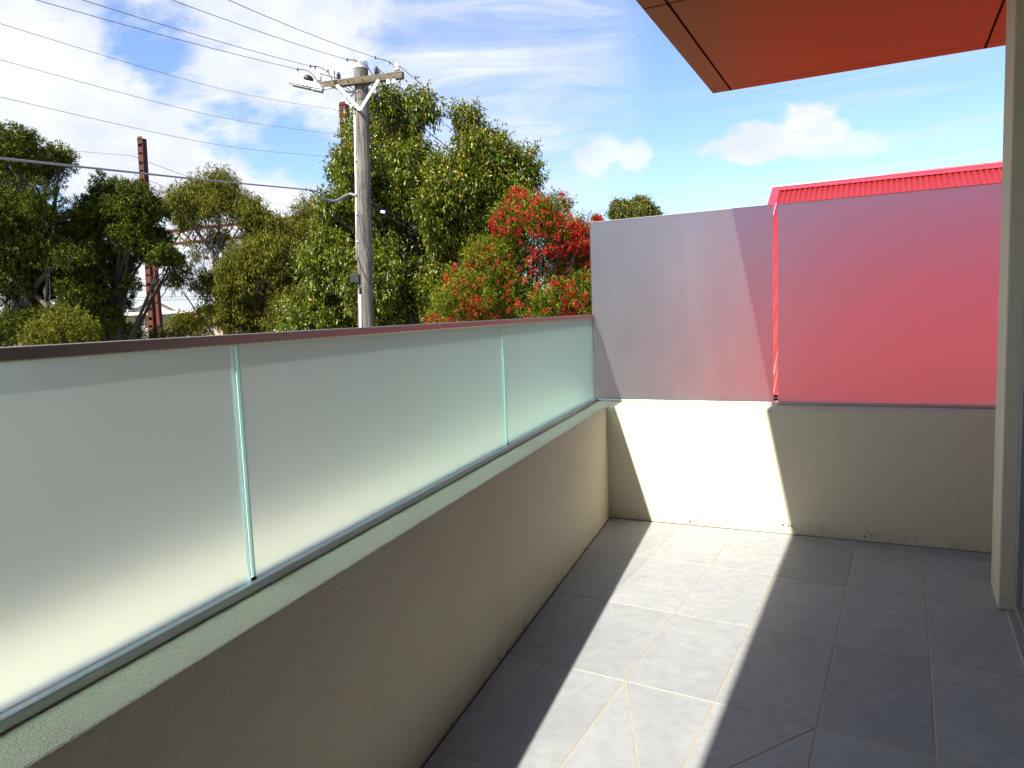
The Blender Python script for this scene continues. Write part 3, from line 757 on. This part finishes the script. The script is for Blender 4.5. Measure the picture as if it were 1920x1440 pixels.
tree('shrub', 'dull green shrub in front of the gabled house', 'shrub',
     [(345, 604, 16), (362, 612, 15), (330, 616, 16), (378, 618, 13)],
     33.0, 352, M['leaf_olive'], 61, 0.06, 620, twigs=900, per=9, Ln=0.10, Wd=0.035, droop=0.2, spread=0.25, dd=0.4)
tree('far_tree', 'bright green far tree beside the pale post', 'tree',
     [(385, 590, 12), (400, 592, 12), (370, 593, 8), (415, 592, 14)],
     75.0, 390, M['leaf_lime'], 67, 0.15, 598, twigs=900, per=8, Ln=0.3, Wd=0.12, droop=0.2, spread=0.4, dd=0.4)
tree('shrub', 'dark low shrub between the rusty mast and the evergreen', 'shrub',
     [(240, 630, 18), (215, 622, 22), (268, 634, 12), (300, 632, 12), (190, 625, 22), (330, 634, 10)],
     28.0, 235, M['leaf_dark'], 71, 0.06, 630, twigs=1500, per=10, Ln=0.09, Wd=0.03, droop=0.2, spread=0.25, dd=0.4)

# flowering bush
rs = np.random.default_rng(83)
bush, bl = tree('flowering_bush', 'bushy tree covered in scarlet flowers beside the first privacy screen', 'bush',
     [(972, 380, 22), (1000, 395, 30), (1040, 392, 28), (950, 420, 28), (1010, 435, 44), (1050, 440, 34), (1088, 470, 34), (905, 490, 30), (955, 490, 50), (1025, 500, 54), (1085, 530, 46), (870, 530, 34), (925, 550, 56),
      (1000, 570, 60), (1075, 590, 52), (850, 580, 38), (830, 615, 34), (900, 610, 56), (1130, 470, 40), (1125, 560, 60), (1120, 414, 7), (1100, 560, 40), (1095, 610, 50), (1050, 610, 50), (1085, 430, 16), (1100, 500, 30), (1065, 455, 34), (1070, 520, 40), (1092, 452, 24)],
     13.5, 990, M['leaf_lime'], 79, 0.10, 560, twigs=11000, per=9, Ln=0.072, Wd=0.017, droop=-0.25, spread=0.17, tipf=0.5, fill=0.14, aim=0.35, dd=0.6, sub=(9, 0.42))
def flower_mesh(seed):
    r = random.Random(seed); mb = MB()
    for i in range(16):
        d = Vector((r.gauss(0, 1), r.gauss(0, 1), r.gauss(0.3, 1))).normalized(); s = d.cross(Vector((r.random(), r.random(), r.random()))).normalized()
        L = r.uniform(0.025, 0.05); o = Vector((r.gauss(0, .012), r.gauss(0, .012), r.gauss(0, .016)))
        mb.add([o, o + d * L * .6 + s * .006, o + d * L, o + d * L * .6 - s * .006], [(0, 1, 2), (0, 2, 3)])
    return mb
fm = []
for i in range(4):
    me = bpy.data.meshes.new('flower'); q = flower_mesh(i); me.from_pydata(q.v, [], q.f); me.materials.append(M['flower']); fm.append(me)
R_ = np.array([l[1] for l in bl]); C_ = np.array([list(l[0]) for l in bl]); bo = np.array(bush.location)
pts = []
eye = np.array([0, 0, EYE])
while len(pts) < 1800:
    k = rs.integers(len(bl)); d = rs.normal(size=3); d /= np.linalg.norm(d)
    p = C_[k] + d * R_[k] * rs.uniform(0.96, 1.16)
    if d.dot((eye - C_[k]) / np.linalg.norm(eye - C_[k])) < -0.25: continue
    if (np.linalg.norm(p - C_, axis=1) / R_ < 0.86).any(): continue
    # flowers come in drifts
    nz = math.sin(p[0] * 4.1 + 1) * math.sin(p[1] * 3.3) + math.sin(p[2] * 4.7 + p[0] * 2)
    if nz < rs.uniform(-2.0, 0.35): continue
    pts.append(p)
for i, p in enumerate(pts[:290]):
    o = bpy.data.objects.new('flower', fm[i % 4]); o.location = p - bo; o.rotation_euler = tuple(rs.uniform(-3, 3, 3)); s = rs.uniform(1.0, 1.75); o.scale = (s, s, s); link(o, bush)
mb = MB()
for p in pts[290:]:
    q = flower_mesh(int(rs.integers(1e6))); s = rs.uniform(0.8, 1.5); mb.add([Vector(v) * s + Vector(p) for v in q.v], q.f)
o = mb.build('flowers', M['flower'], bush); o['kind'] = 'stuff'

# low far belt of trees and roofs on the horizon, one mass
rs = np.random.default_rng(97)
lob = []
for i in range(120):
    a = rad(-75 + i * 1.2 + rs.uniform(-.4, .4)); d = rs.uniform(150, 190); lob.append((Vector((math.sin(a) * d, math.cos(a) * d, GROUND + rs.uniform(0, 1.5))), rs.uniform(3.0, 5.0)))
belt = bpy.data.objects.new('distant_trees', None)
tmp = bpy.data.objects.new('tmp', None)
bo_ = crown(None, lob, M['leaf_far'], rs, 5000, 6, 1.3, 0.6, droop=0.1, spread=0.9, name='distant_trees'); bo_['kind'] = 'stuff'

# ------------------------------------------------------------------ timber power pole
PD = 14.4
ptop, pmid = at(677, 122, PD), at(686, 600, PD)
ax = (ptop - pmid).normalized(); pbase = ptop - ax * ((ptop.z - GROUND) / ax.z)
pole = thing('power_pole', 'weathered timber power pole with crossarm in front of the broadleaf tree', 'power pole', pbase)
mb = MB(); n = 14; rr = random.Random(3)
pts = [pbase.lerp(ptop, i / n) for i in range(n + 1)]
rads = [0.175 - 0.042 * i / n for i in range(n + 1)]
mb.tube(pts, rads, 22); po = mb.build('pole_shaft', M['pole_wood'], pole, smooth=False)
def onp(v, off_u=0, fwd=0.0):
    """a point on the pole's axis at image row v, shifted sideways and towards us"""
    t = (v - 122) / (600 - 122); return at(677 + 9 * t + off_u, v, PD - fwd)
mb = MB(); mb.tube([onp(130), onp(122)], 0.142, 22); mb.tube([onp(122), onp(116)], 0.128, 22); mb.build('pole_cap', M['galv'], pole, bevel=0.004)
mb = MB(); mb.tube([onp(116, 1), onp(107, 1)], 0.006, 6); mb.build('cap_spike', M['galv'], pole)
AL, AR_ = at(592, 162, PD + 0.10), at(756, 141, PD - 0.42)
mb = MB(); mb.beam(AL - Vector((0, 0.0, 0)), AR_, 0.10, 0.125); mb.build('crossarm', M['arm_wood'], pole, bevel=0.006)
def onarm(u, dz=0.0, fwd=0.0):
    t = (u - 592) / (756 - 592); p = AL.lerp(AR_, t) + Z * dz; p.y -= fwd; return p
# V brace
apex = at(675, 206, PD - 0.26)
for u in (634, 712):
    mb = MB(); mb.beam(onarm(u, -0.03, 0.075), apex, 0.012, 0.055, up=Vector((0, 1, 0.0)))
    mb = MB(); a = onarm(u, -0.05, 0.07); dd_ = apex - a; s = Vector((0, 1, 0)).cross(dd_).normalized()
    mb.box(a - s * 0.028, dd_, s * 0.056, Vector((0, -0.008, 0))); mb.build('brace_strap', M['galv'], pole)
for u in (655, 682):
    mb = MB(); p = onarm(u, 0, 0.055); mb.tube([p, p - Vector((0, 0.03, 0))], 0.012, 8); mb.build('bolt', M['box_dark'], pole)
def insulator(u, mt, sc=1.0, below=False):
    p = onarm(u, 0.06); mb = MB()
    prof = [(0.0, .012), (.035, .012), (.036, .040), (.060, .046), (.066, .030), (.085, .030), (.088, .044), (.112, .040), (.118, .022), (.14, .024), (.15, .012)]
    mb.tube([p + Z * z * sc for z, _ in prof], [r * sc for _, r in prof], 12); o = mb.build('insulator', mt, pole, smooth=False)
    return p + Z * 0.13 * sc
tips = {}
tips[1] = insulator(600, M['porcelain'], 1.1); tips[2] = insulator(637, M['brown_porcelain'], 1.0)
tips[3] = insulator(708, M['brown_porcelain'], 1.1); tips[4] = insulator(746, M['porcelain'], 1.25)
for u in (729, 739):
    mb = MB(); p = onarm(u, -0.10, 0.03); mb.box(p - Vector((.035, .03, .045)), (.07, 0, 0), (0, .06, 0), (0, 0, .085)); fb = mb.build('fuse_box', M['white_pvc'], pole, bevel=0.008)
    mb = MB(); mb.tube([p - Z * .045, p - Z * .06], .018, 8); mb.build('fuse_base', M['black'], fb)
p = at(705, 182, PD - 0.2); mb = MB(); mb.box(p - Vector((.05, .05, .07)), (.10, 0, 0), (0, .1, 0), (0, 0, .14)); mb.build('terminal_box', M['box_dark'], pole, bevel=0.006)
mb = MB(); mb.tube([p + Z * .07, p + Z * .07 + Vector((-.03, 0, .03)), at(714, 168, PD - .1)], 0.02, 8); mb.build('terminal_bracket', M['galv'], pole)
mb = MB(); mb.tube([onp(216, -13.5, 0.05), onp(350, -13.5, 0.06), onp(488, -15, 0.07)], 0.022, 10); mb.build('conduit', M['white_pvc'], pole, smooth=True)
mb = MB(); mb.tube([onp(552, -10, 0.15), onp(700, -10, 0.17)], 0.026, 10); mb.build('conduit', M['white_pvc'], pole, smooth=True)
for v, o_ in ((300, -13), (400, -13), (452, -13), (564, -8)):
    mb = MB(); mb.tube([onp(v, o_, 0.095), onp(v + 2.2, o_, 0.095)], 0.03, 8); mb.build('conduit_clip', M['galv'], pole)
bx_ = onp(521, -17, 0.10); mb = MB(); mb.box(bx_ - Vector((.10, .07, .085)), (.165, 0, 0), (0, .13, 0), (0, 0, .165)); bxo = mb.build('junction_box', M['box_dark'], pole, bevel=0.008)
mb = MB(); mb.box(bx_ - Vector((.104, .078, .09)), (.173, 0, 0), (0, .008, 0), (0, 0, .175)); mb.build('box_lid', M['box_dark'], bxo, bevel=0.004)
mb = MB(); mb.tube([onp(531, -14, .13), onp(540, -10, .16), onp(552, -9.5, .16)], 0.012, 8); mb.build('cable', M['black'], pole, smooth=True)
def curve_pts(P, k=10):
    P = [Vector(p) for p in P]; out = []
    for i in range(len(P) - 1):
        a, b, c, d = P[max(i - 1, 0)], P[i], P[i + 1], P[min(i + 2, len(P) - 1)]
        for j in range(k):
            t = j / k; out.append(0.5 * ((2 * b) + (c - a) * t + (2 * a - 5 * b + 4 * c - d) * t * t + (-a + 3 * b - 3 * c + d) * t ** 3))
    out.append(P[-1]); return out
def loop(pxs, r=0.009, mt='black'):
    mb = MB(); mb.tube(curve_pts([at(u, v, PD - f) for u, v, f in pxs], 8), r, 6); return mb.build('jumper_cable', M[mt], pole, smooth=True)
loop([(558, 130, -.1), (575, 132, 0), (588, 142, .05), (600, 160, .1), (603, 163, .1)])
loop([(582, 124, 0), (600, 126, 0), (614, 135, .08), (624, 150, .12), (640, 160, .12), (655, 168, .1), (664, 180, .15)])
loop([(600, 138, .0), (622, 144, .05), (640, 150, .08), (656, 152, .1)])
loop([(627, 134, .05), (628, 150, .12), (632, 163, .1), (642, 176, .12), (656, 180, .15), (664, 172, .15), (656, 162, .1), (645, 163, .1), (643, 172, .12), (652, 186, .12), (668, 190, .2)])
loop([(652, 112, 0), (672, 114, .16), (686, 122, .17), (696, 136, .15), (698, 150, .12), (690, 160, .1)])
loop([(705, 109, .1), (722, 113, .2), (736, 120, .3), (741, 132, .35), (740, 142, .42), (735, 148, .42)])
loop([(640, 163, .1), (650, 185, .1), (664, 196, .2), (678, 200, .22)], .007)
loop([(664, 176, .2), (682, 168, .22), (694, 158, .2), (700, 150, .2)], .007)
loop([(672, 395, .2), (676, 430, .2), (684, 462, .19), (694, 500, .17)], .007)
# small connectors along the conductors at the pole
for u, v in ((558, 130), (582, 124), (591, 126), (615, 133), (627, 136), (651, 112), (665, 114), (704, 108), (731, 118)):
    mb = MB(); p = at(u, v, PD); mb.tube([p - Z * .03, p + Z * .025], 0.014, 6); mb.build('wire_clamp', M['black'], pole)

# street lamp fixed under the left end of the crossarm
lp = at(580, 163, PD + .1)
lam = thing('street_lamp', 'flat white street lamp on the left end of the pole crossarm', 'street lamp', lp)
a, b = at(543, 156, PD + .0), at(606, 170, PD - .05)
mb = MB(); d = b - a; s = Vector((0, 1, 0)) * 0.10
vs = []
for t, wd, ht in ((0, .5, .03), (.06, .9, .075), (.5, 1.0, .11), (.9, .9, .11), (1.0, .6, .08)):
    c = a + d * t
    for sx, sz in ((-1, 0), (-.7, 1), (.7, 1), (1, 0)): vs.append(c + s * sx * wd + Z * (ht * sz))
fs = []
for i in range(4):
    for j in range(4): fs.append((i * 4 + j, i * 4 + (j + 1) % 4, (i + 1) * 4 + (j + 1) % 4, (i + 1) * 4 + j))
fs += [(3, 2, 1, 0), (16, 17, 18, 19)]
mb.add(vs, fs); mb.build('lamp_housing', M['lamp'], lam)
mb = MB(); mb.box(a + d * .08 - s * .8 - Z * .035, d * .55, s * 1.6, Z * .033); mb.build('diffuser', M['lamp'], lam, bevel=0.008)
mb = MB(); mb.box(a + d * .66 - s * .8 - Z * .04, d * .32, s * 1.6, Z * .038); mb.build('gear_tray', M['lamp'], lam, bevel=0.005)
mb = MB(); mb.tube([b + Z * .03, at(625, 164, PD), at(655, 173, PD), at(670, 171, PD + .0)], 0.022, 8); mb.build('lamp_arm', M['galv'], lam, smooth=True)
fl = at(577, 147, PD); mb = MB()
mb.tube([fl + Vector((-.07, -.03, .01)), fl + Vector((-.03, -.02, 0)), fl + Vector((.0, 0, 0)), fl + Vector((.06, .02, -.02)), fl + Vector((.10, .03, -.03))], [.02, .065, .075, .06, .03], 12)
mb.tube([fl + Vector((.08, .03, -.03)), at(588, 160, PD)], .012, 6)
mb.build('sensor_dome', M['black'], lam, smooth=True)

# ------------------------------------------------------------------ overhead wires
def wire(name, label, pts, r, mt='wire', group=None):
    mb = MB(); mb.tube(pts, r, 6); o = mb.build(name, M[mt], None, smooth=True)
    tag(o, label, 'wire', group); return o
def sagged(a, b, sag, n=28):
    a, b = Vector(a), Vector(b); return [a.lerp(b, i / n) - Z * (4 * sag * (i / n) * (1 - i / n)) for i in range(n + 1)]
WG = 'wires running from the power pole'
def back_wire(a, u2, v2, label, r=0.0045, span=42.0, d2=7.2):
    """from the pole back over the viewer's left shoulder, through what is seen at (u2, v2)"""
    a = Vector(a); p2 = at(u2, v2, d2)
    hd = Vector((p2.x - a.x, p2.y - a.y, 0)); L1 = hd.length; hd.normalize()
    # parabola z = z0 - k s + q s^2 through p2, level again at the span's end
    drop = a.z - p2.z
    # choose q so that z(span) = z0
    q = drop / (L1 * (span - L1)); pts = []
    for i in range(40):
        s = span * i / 39; pts.append(a + hd * s - Z * (q * s * (span - s)))
    return wire('overhead_wire', label, pts, r, 'wire', WG)
back_wire(at(558, 130, PD - .1), 68, 0, 'lowest of the four wires rising left from the pole crossarm', d2=9.3)
back_wire(at(582, 124, PD - .1), 155, 0, 'second lowest wire rising left from the pole crossarm', d2=9.3)
back_wire(at(651, 112, PD - .1), 322, 0, 'wire rising left from just beside the pole cap', d2=9.6)
back_wire(at(704, 108, PD - .1), 428, 0, 'topmost wire rising left from the right end of the crossarm', d2=9.3)
# conductors going on behind the tree to the next pole
FWD = dirv(22)
def fore_wire(a, u2, v2, d2, label, r=0.0065):
    a = Vector(a); b = at(u2, v2, d2); e = b + (b - a) * 0.8
    return wire('overhead_wire', label, sagged(a, e, 0.25), r, 'wire', WG)
fore_wire(tips[4], 1095, 400, 36, 'wire descending right across the flowering bush sky gap, upper one')
fore_wire(tips[3] , 1090, 424, 36, 'wire descending right from the crossarm, lower one')
fore_wire(at(726, 185, PD), 1104, 470, 34, 'stay wire slanting down right across the broadleaf tree', 0.010)
wire('overhead_wire', 'pair of grey cables leaving the pole to the right below the arm', sagged(onp(378, 12), at(930, 470, 24), 0.2), 0.008, 'wire', WG)
wire('overhead_wire', 'second grey cable leaving the pole to the right below the arm', sagged(onp(384, 12), at(930, 482, 24), 0.25), 0.007, 'wire', WG)
mb = MB(); a = at(714, 397, PD); mb.beam(a, at(722, 398, PD), .06, .05); o = mb.build('cable_connector', M['white_pvc'], None, bevel=.004); tag(o, 'small white connector hanging on the cable right of the pole', 'connector')
# railway feeders crossing far behind
RG = 'railway feeder wires crossing the sky'
for (v0, v1, u1, lab) in ((40, 208, 640, 'highest railway feeder wire crossing the cloudy sky'), (110, 252, 632, 'middle railway feeder wire crossing the cloudy sky'), (182, 295, 628, 'lowest railway feeder wire crossing the cloudy sky')):
    a, b = at(-60, v0 - 14, 15), at(u1, v1, 31); e = b + (b - a) * 0.25
    pts = curve_pts([a, a.lerp(b, .5) - Z * .28, b, e + Z * .1], 14); wire('overhead_wire', lab, pts, 0.0055, 'wire', RG)
# thick service cable to the house
a = [at(-120, 285, 6.0), at(0, 297, 6.7), at(200, 318, 8.4), at(400, 339, 10.8), at(560, 354, 13.2), at(586, 357, 13.8)]
wire('service_cable', 'thick grey service cable crossing in front of the left trees to the pole', curve_pts(a, 10), [0.013] * 51, 'cable_grey')
mb = MB(); mb.tube(curve_pts([at(586, 357, 13.8), at(600, 362, 14), at(612, 373, 14.1), at(628, 376, 14.2), at(645, 368, 14.3), at(656, 363, 14.35), at(668, 366, 14.3)], 8), 0.016, 8)
mb.tube(curve_pts([at(583, 358, 13.8), at(596, 366, 14), at(608, 375, 14.1), at(628, 378, 14.2), at(645, 371, 14.3), at(656, 365, 14.35), at(668, 368, 14.3)], 8), 0.010, 8)
for u, v in ((574, 355), (581, 356)): p_ = at(u, v, 13.6); mb.tube([p_ - Z * .03, p_ + Z * .045], .016, 6)
o = mb.build('cable_tail', M['cable_grey'], None, smooth=True); tag(o, 'looped grey cable tail entering the side of the timber pole', 'cable')

# ------------------------------------------------------------------ railway gantry
D1, D2 = 36.0, 31.5
t1, t2 = at(266, 262, D1), at(645, 198, D2)
gan = thing('railway_gantry', 'rust red steel railway gantry with lattice beam behind the left trees', 'gantry', (t1.x, t1.y, GROUND))
bd_ = Vector((t2.x - t1.x, t2.y - t1.y, 0)).normalized(); bn = Vector((-bd_.y, bd_.x, 0))
def mast(top, foot_u, d, foot_u2, vjoin):
    foot = at(foot_u, 600, d); ax_ = (foot - top); foot = top + ax_ * ((GROUND - top.z) / ax_.z)
    # two channels with batten plates
    w_ = 0.30
    for s in (-1, 1):
        mb = MB(); o_ = bd_ * (s * w_ / 2)
        mb.beam(top + o_, foot + o_, 0.035, 0.26, up=bd_.cross(Z)); 
        mb.build('channel_leg', M['rust'], gan)
    mb = MB(); k = 0
    while k < 40:
        p = top.lerp(foot, 0.01 + k * 0.03); k += 1
        if p.z < GROUND: break
        mb.box(p - bd_ * (w_ / 2) - bn * 0.125 - Z * 0.06, bd_ * w_, bn * 0.012, Z * 0.33 if k % 2 else Z * 0.27)
    mb.build('batten_plates', M['rust'], gan)
    mb = MB(); mb.box(top - bd_ * .17 - bn * .15, bd_ * .34, bn * .28, Z * .03); mb.build('mast_cap', M['rust'], gan)
    if foot_u2:
        j = at(foot_u2 - 14, vjoin, d); f2 = at(foot_u2, 600, d); a2_ = f2 - j; f2 = j + a2_ * ((GROUND - j.z) / a2_.z)
        mb = MB(); mb.beam(j, f2, 0.22, 0.20, up=bd_.cross(Z)); mb.build('raking_leg', M['rust'], gan)
mast(t1, 286, D1, 299, 440)
mast(t2, 665, D2, None, 0)
zb = at(300, 437, D1).z
c1 = Vector((t1.x, t1.y, zb)); c2 = Vector((t2.x, t2.y, zb))
mb = MB(); H_ = 0.62
for off in (-.22, .22):
    for hz in (0, -H_): mb.beam(c1 + bn * off + Z * hz, c2 + bn * off + Z * hz, 0.07, 0.07)
mb.build('beam_chords', M['rust'], gan)
Lb = (c2 - c1).length; nb_ = int(Lb / 0.62)
for i in range(nb_):
    a, b = c1.lerp(c2, i / nb_), c1.lerp(c2, (i + 1) / nb_); mb = MB()
    for off in (-.22, .22):
        if i % 2: mb.beam(a + bn * off, b + bn * off - Z * H_, .05, .05)
        else: mb.beam(a + bn * off - Z * H_, b + bn * off, .05, .05)
    mb.build('lattice_bar', M['rust'], gan)
mb = MB(); mb.beam(c1 - Z * 1.9 + bd_ * .1, c1 - Z * H_ + bd_ * 1.3, .09, .09); mb.build('knee_brace', M['rust'], gan)
mb = MB(); q = at(296, 522, D1); mb.beam(at(300, 542, D1), at(308, 515, D1), .06, .06); mb.beam(at(294, 515, D1), at(309, 514, D1), .05, .05); mb.build('side_bracket', M['rust'], gan)
for v in (271, 307, 343):
    mb = MB(); a = at(266, v - 3, D1); b = at(246, v + 1, D1); mb.beam(a, b, .02, .02); mb.tube([b, b - Z * .55 + Vector((.08, 0, 0))], .018, 6); mb.build('insulator_arm', M['galv'], gan)
a, b = at(247, 292, D1), at(125, 282, D1 + 4)
wire('overhead_wire', 'faint wire leaving the rusty mast to the left', curve_pts([at(-60, 268, 44), b, a], 10), .012, 'wire', RG)
wire('overhead_wire', 'faint wire falling right from the upper arm of the rusty mast', sagged(a, at(600, 398, 70), .4), .012, 'wire', RG)
wire('overhead_wire', 'faint wire falling right from the lower arm of the rusty mast', sagged(at(251, 327, D1), at(600, 440, 75), .4), .012, 'wire', RG)
for v0, v1, lab in ((523, 523, 'contact wire seen low under the beam, upper'), (543, 542, 'contact wire seen low under the beam, second'), (556, 558, 'contact wire above the house roof, third'), (562, 563, 'contact wire just above the house roof')):
    wire('overhead_wire', lab, [at(180, v0 + 2, 55), at(420, v1 - 2, 50), at(560, v1 - 6, 47)], .022, 'wire', 'contact wires over the tracks')

# ------------------------------------------------------------------ gabled house, brick wall and post
HD = 70.0
hb = at(296, 600, HD); hb.z = GROUND
hs_ = thing('gabled_house', 'white gabled house with dark roof seen under the dark evergreen', 'house', hb)
ap, gl_, gr = at(293, 562, HD), at(238, 589, HD), at(340, 586, HD)
gl_.z = gr.z = (gl_.z + gr.z) / 2; gl_.y = gr.y = ap.y = HD
mb = MB(); bk = Vector((0, .3, 0)); mb.add([gl_, gr, ap, gl_ + bk, gr + bk, ap + bk], [(0, 1, 2), (5, 4, 3), (0, 3, 4, 1), (1, 4, 5, 2), (2, 5, 3, 0)]); mb.build('gable', M['white_board'], hs_)
dp = Vector((-4.2, 8, 0))
for q, nm in ((gl_, 'l'), (gr, 'r')):
    mb = MB(); d_ = (q - ap) * 1.07; f_ = ap - Vector((.05, .35, -.05)); mb.add([f_, f_ + d_, f_ + d_ + dp, f_ + dp, f_ - Z * .2, f_ + d_ - Z * .2, f_ + d_ + dp - Z * .2, f_ + dp - Z * .2],
        [(0, 1, 2, 3), (7, 6, 5, 4), (0, 4, 5, 1), (1, 5, 6, 2), (2, 6, 7, 3), (3, 7, 4, 0)]); mb.build('roof_slope', M['roof_tile'], hs_)
mb = MB(); mb.box(gl_ + Vector((-.4, -.9, -.12)), (gr.x - gl_.x + 2.0, 0, 0), (0, .9, .25), (0, 0, .12)); mb.build('eave', M['white_board'], hs_)
mb = MB(); mb.box(Vector((gl_.x - 1.5, HD + .02, GROUND)), (gr.x - gl_.x + 3.4, 0, 0), (0, 8, 0), (0, 0, gr.z - GROUND - .13)); mb.build('house_wall', M['tan_wall'], hs_)
mb = MB(); e1 = at(334, 581, HD + 2); e2 = at(364, 592, HD + 1); mb.add([e1, e2, e2 + Vector((3, 6, 0)), e1 + Vector((1, 6, .3)), e1 - Vector((2, 0, .8)), e2 - Z * .2 - Vector((4, 0, 0))], [(0, 1, 2, 3), (0, 4, 5, 1)]); mb.build('side_roof', M['roof_tile'], hs_)
for u in (262, 292, 322):
    a = at(u, 600, HD - .05); mb = MB(); mb.box(a - Vector((.5, 0.06, .7)), (1.0, 0, 0), (0, .05, 0), (0, 0, 1.2)); wf = mb.build('window', M['white_board'], hs_)
    mb = MB(); mb.box(a - Vector((.43, 0.075, .63)), (.86, 0, 0), (0, .01, 0), (0, 0, 1.06)); mb.build('window_pane', M['door_glass'], wf)
for u in (369,):
    a = at(u, 596, HD - 1.2); mb = MB(); mb.box((a.x - .15, a.y, GROUND), (.3, 0, 0), (0, .3, 0), (0, 0, a.z - GROUND + .25)); mb.build('verandah_post', M['orange_trim'], hs_)
bw = at(370, 598, 45); mb = MB(); tw = at(396, 598, 45)
brw = thing('brick_wall', 'pinkish brick boundary wall beside the pale post', 'wall', (bw.x, bw.y, GROUND))
mb.box((bw.x, bw.y, GROUND), (tw.x - bw.x + 2.0, 0, 0), (0, .25, 0), (0, 0, bw.z - GROUND - .05)); mb.build('brickwork', M['brick'], brw)
mb = MB(); mb.box((bw.x - .03, bw.y - .03, bw.z - .05), (tw.x - bw.x + 2.06, 0, 0), (0, .31, 0), (0, 0, .07)); mb.build('coping', M['concrete'], brw)
pt_ = at(394, 574, 40); mb = MB(); mb.tube([(pt_.x + .05, pt_.y, GROUND), pt_], [.10, .085], 10); o = mb.build('timber_post', M['pale_post'], None); tag(o, 'pale slender timber post right of the brick wall', 'post')
# picket fence low down by the mast
fb_ = at(256, 616, 42); fe = at(300, 616, 42)
fen = thing('picket_fence', 'short grey picket fence at the foot of the rusty mast', 'fence', (fb_.x, fb_.y, GROUND))
for i in range(16):
    x = fb_.x + (fe.x - fb_.x) * i / 15; mb = MB(); mb.box((x, fb_.y, GROUND), (.05, 0, 0), (0, .02, 0), (0, 0, fb_.z - GROUND)); mb.build('picket', M['galv'], fen)
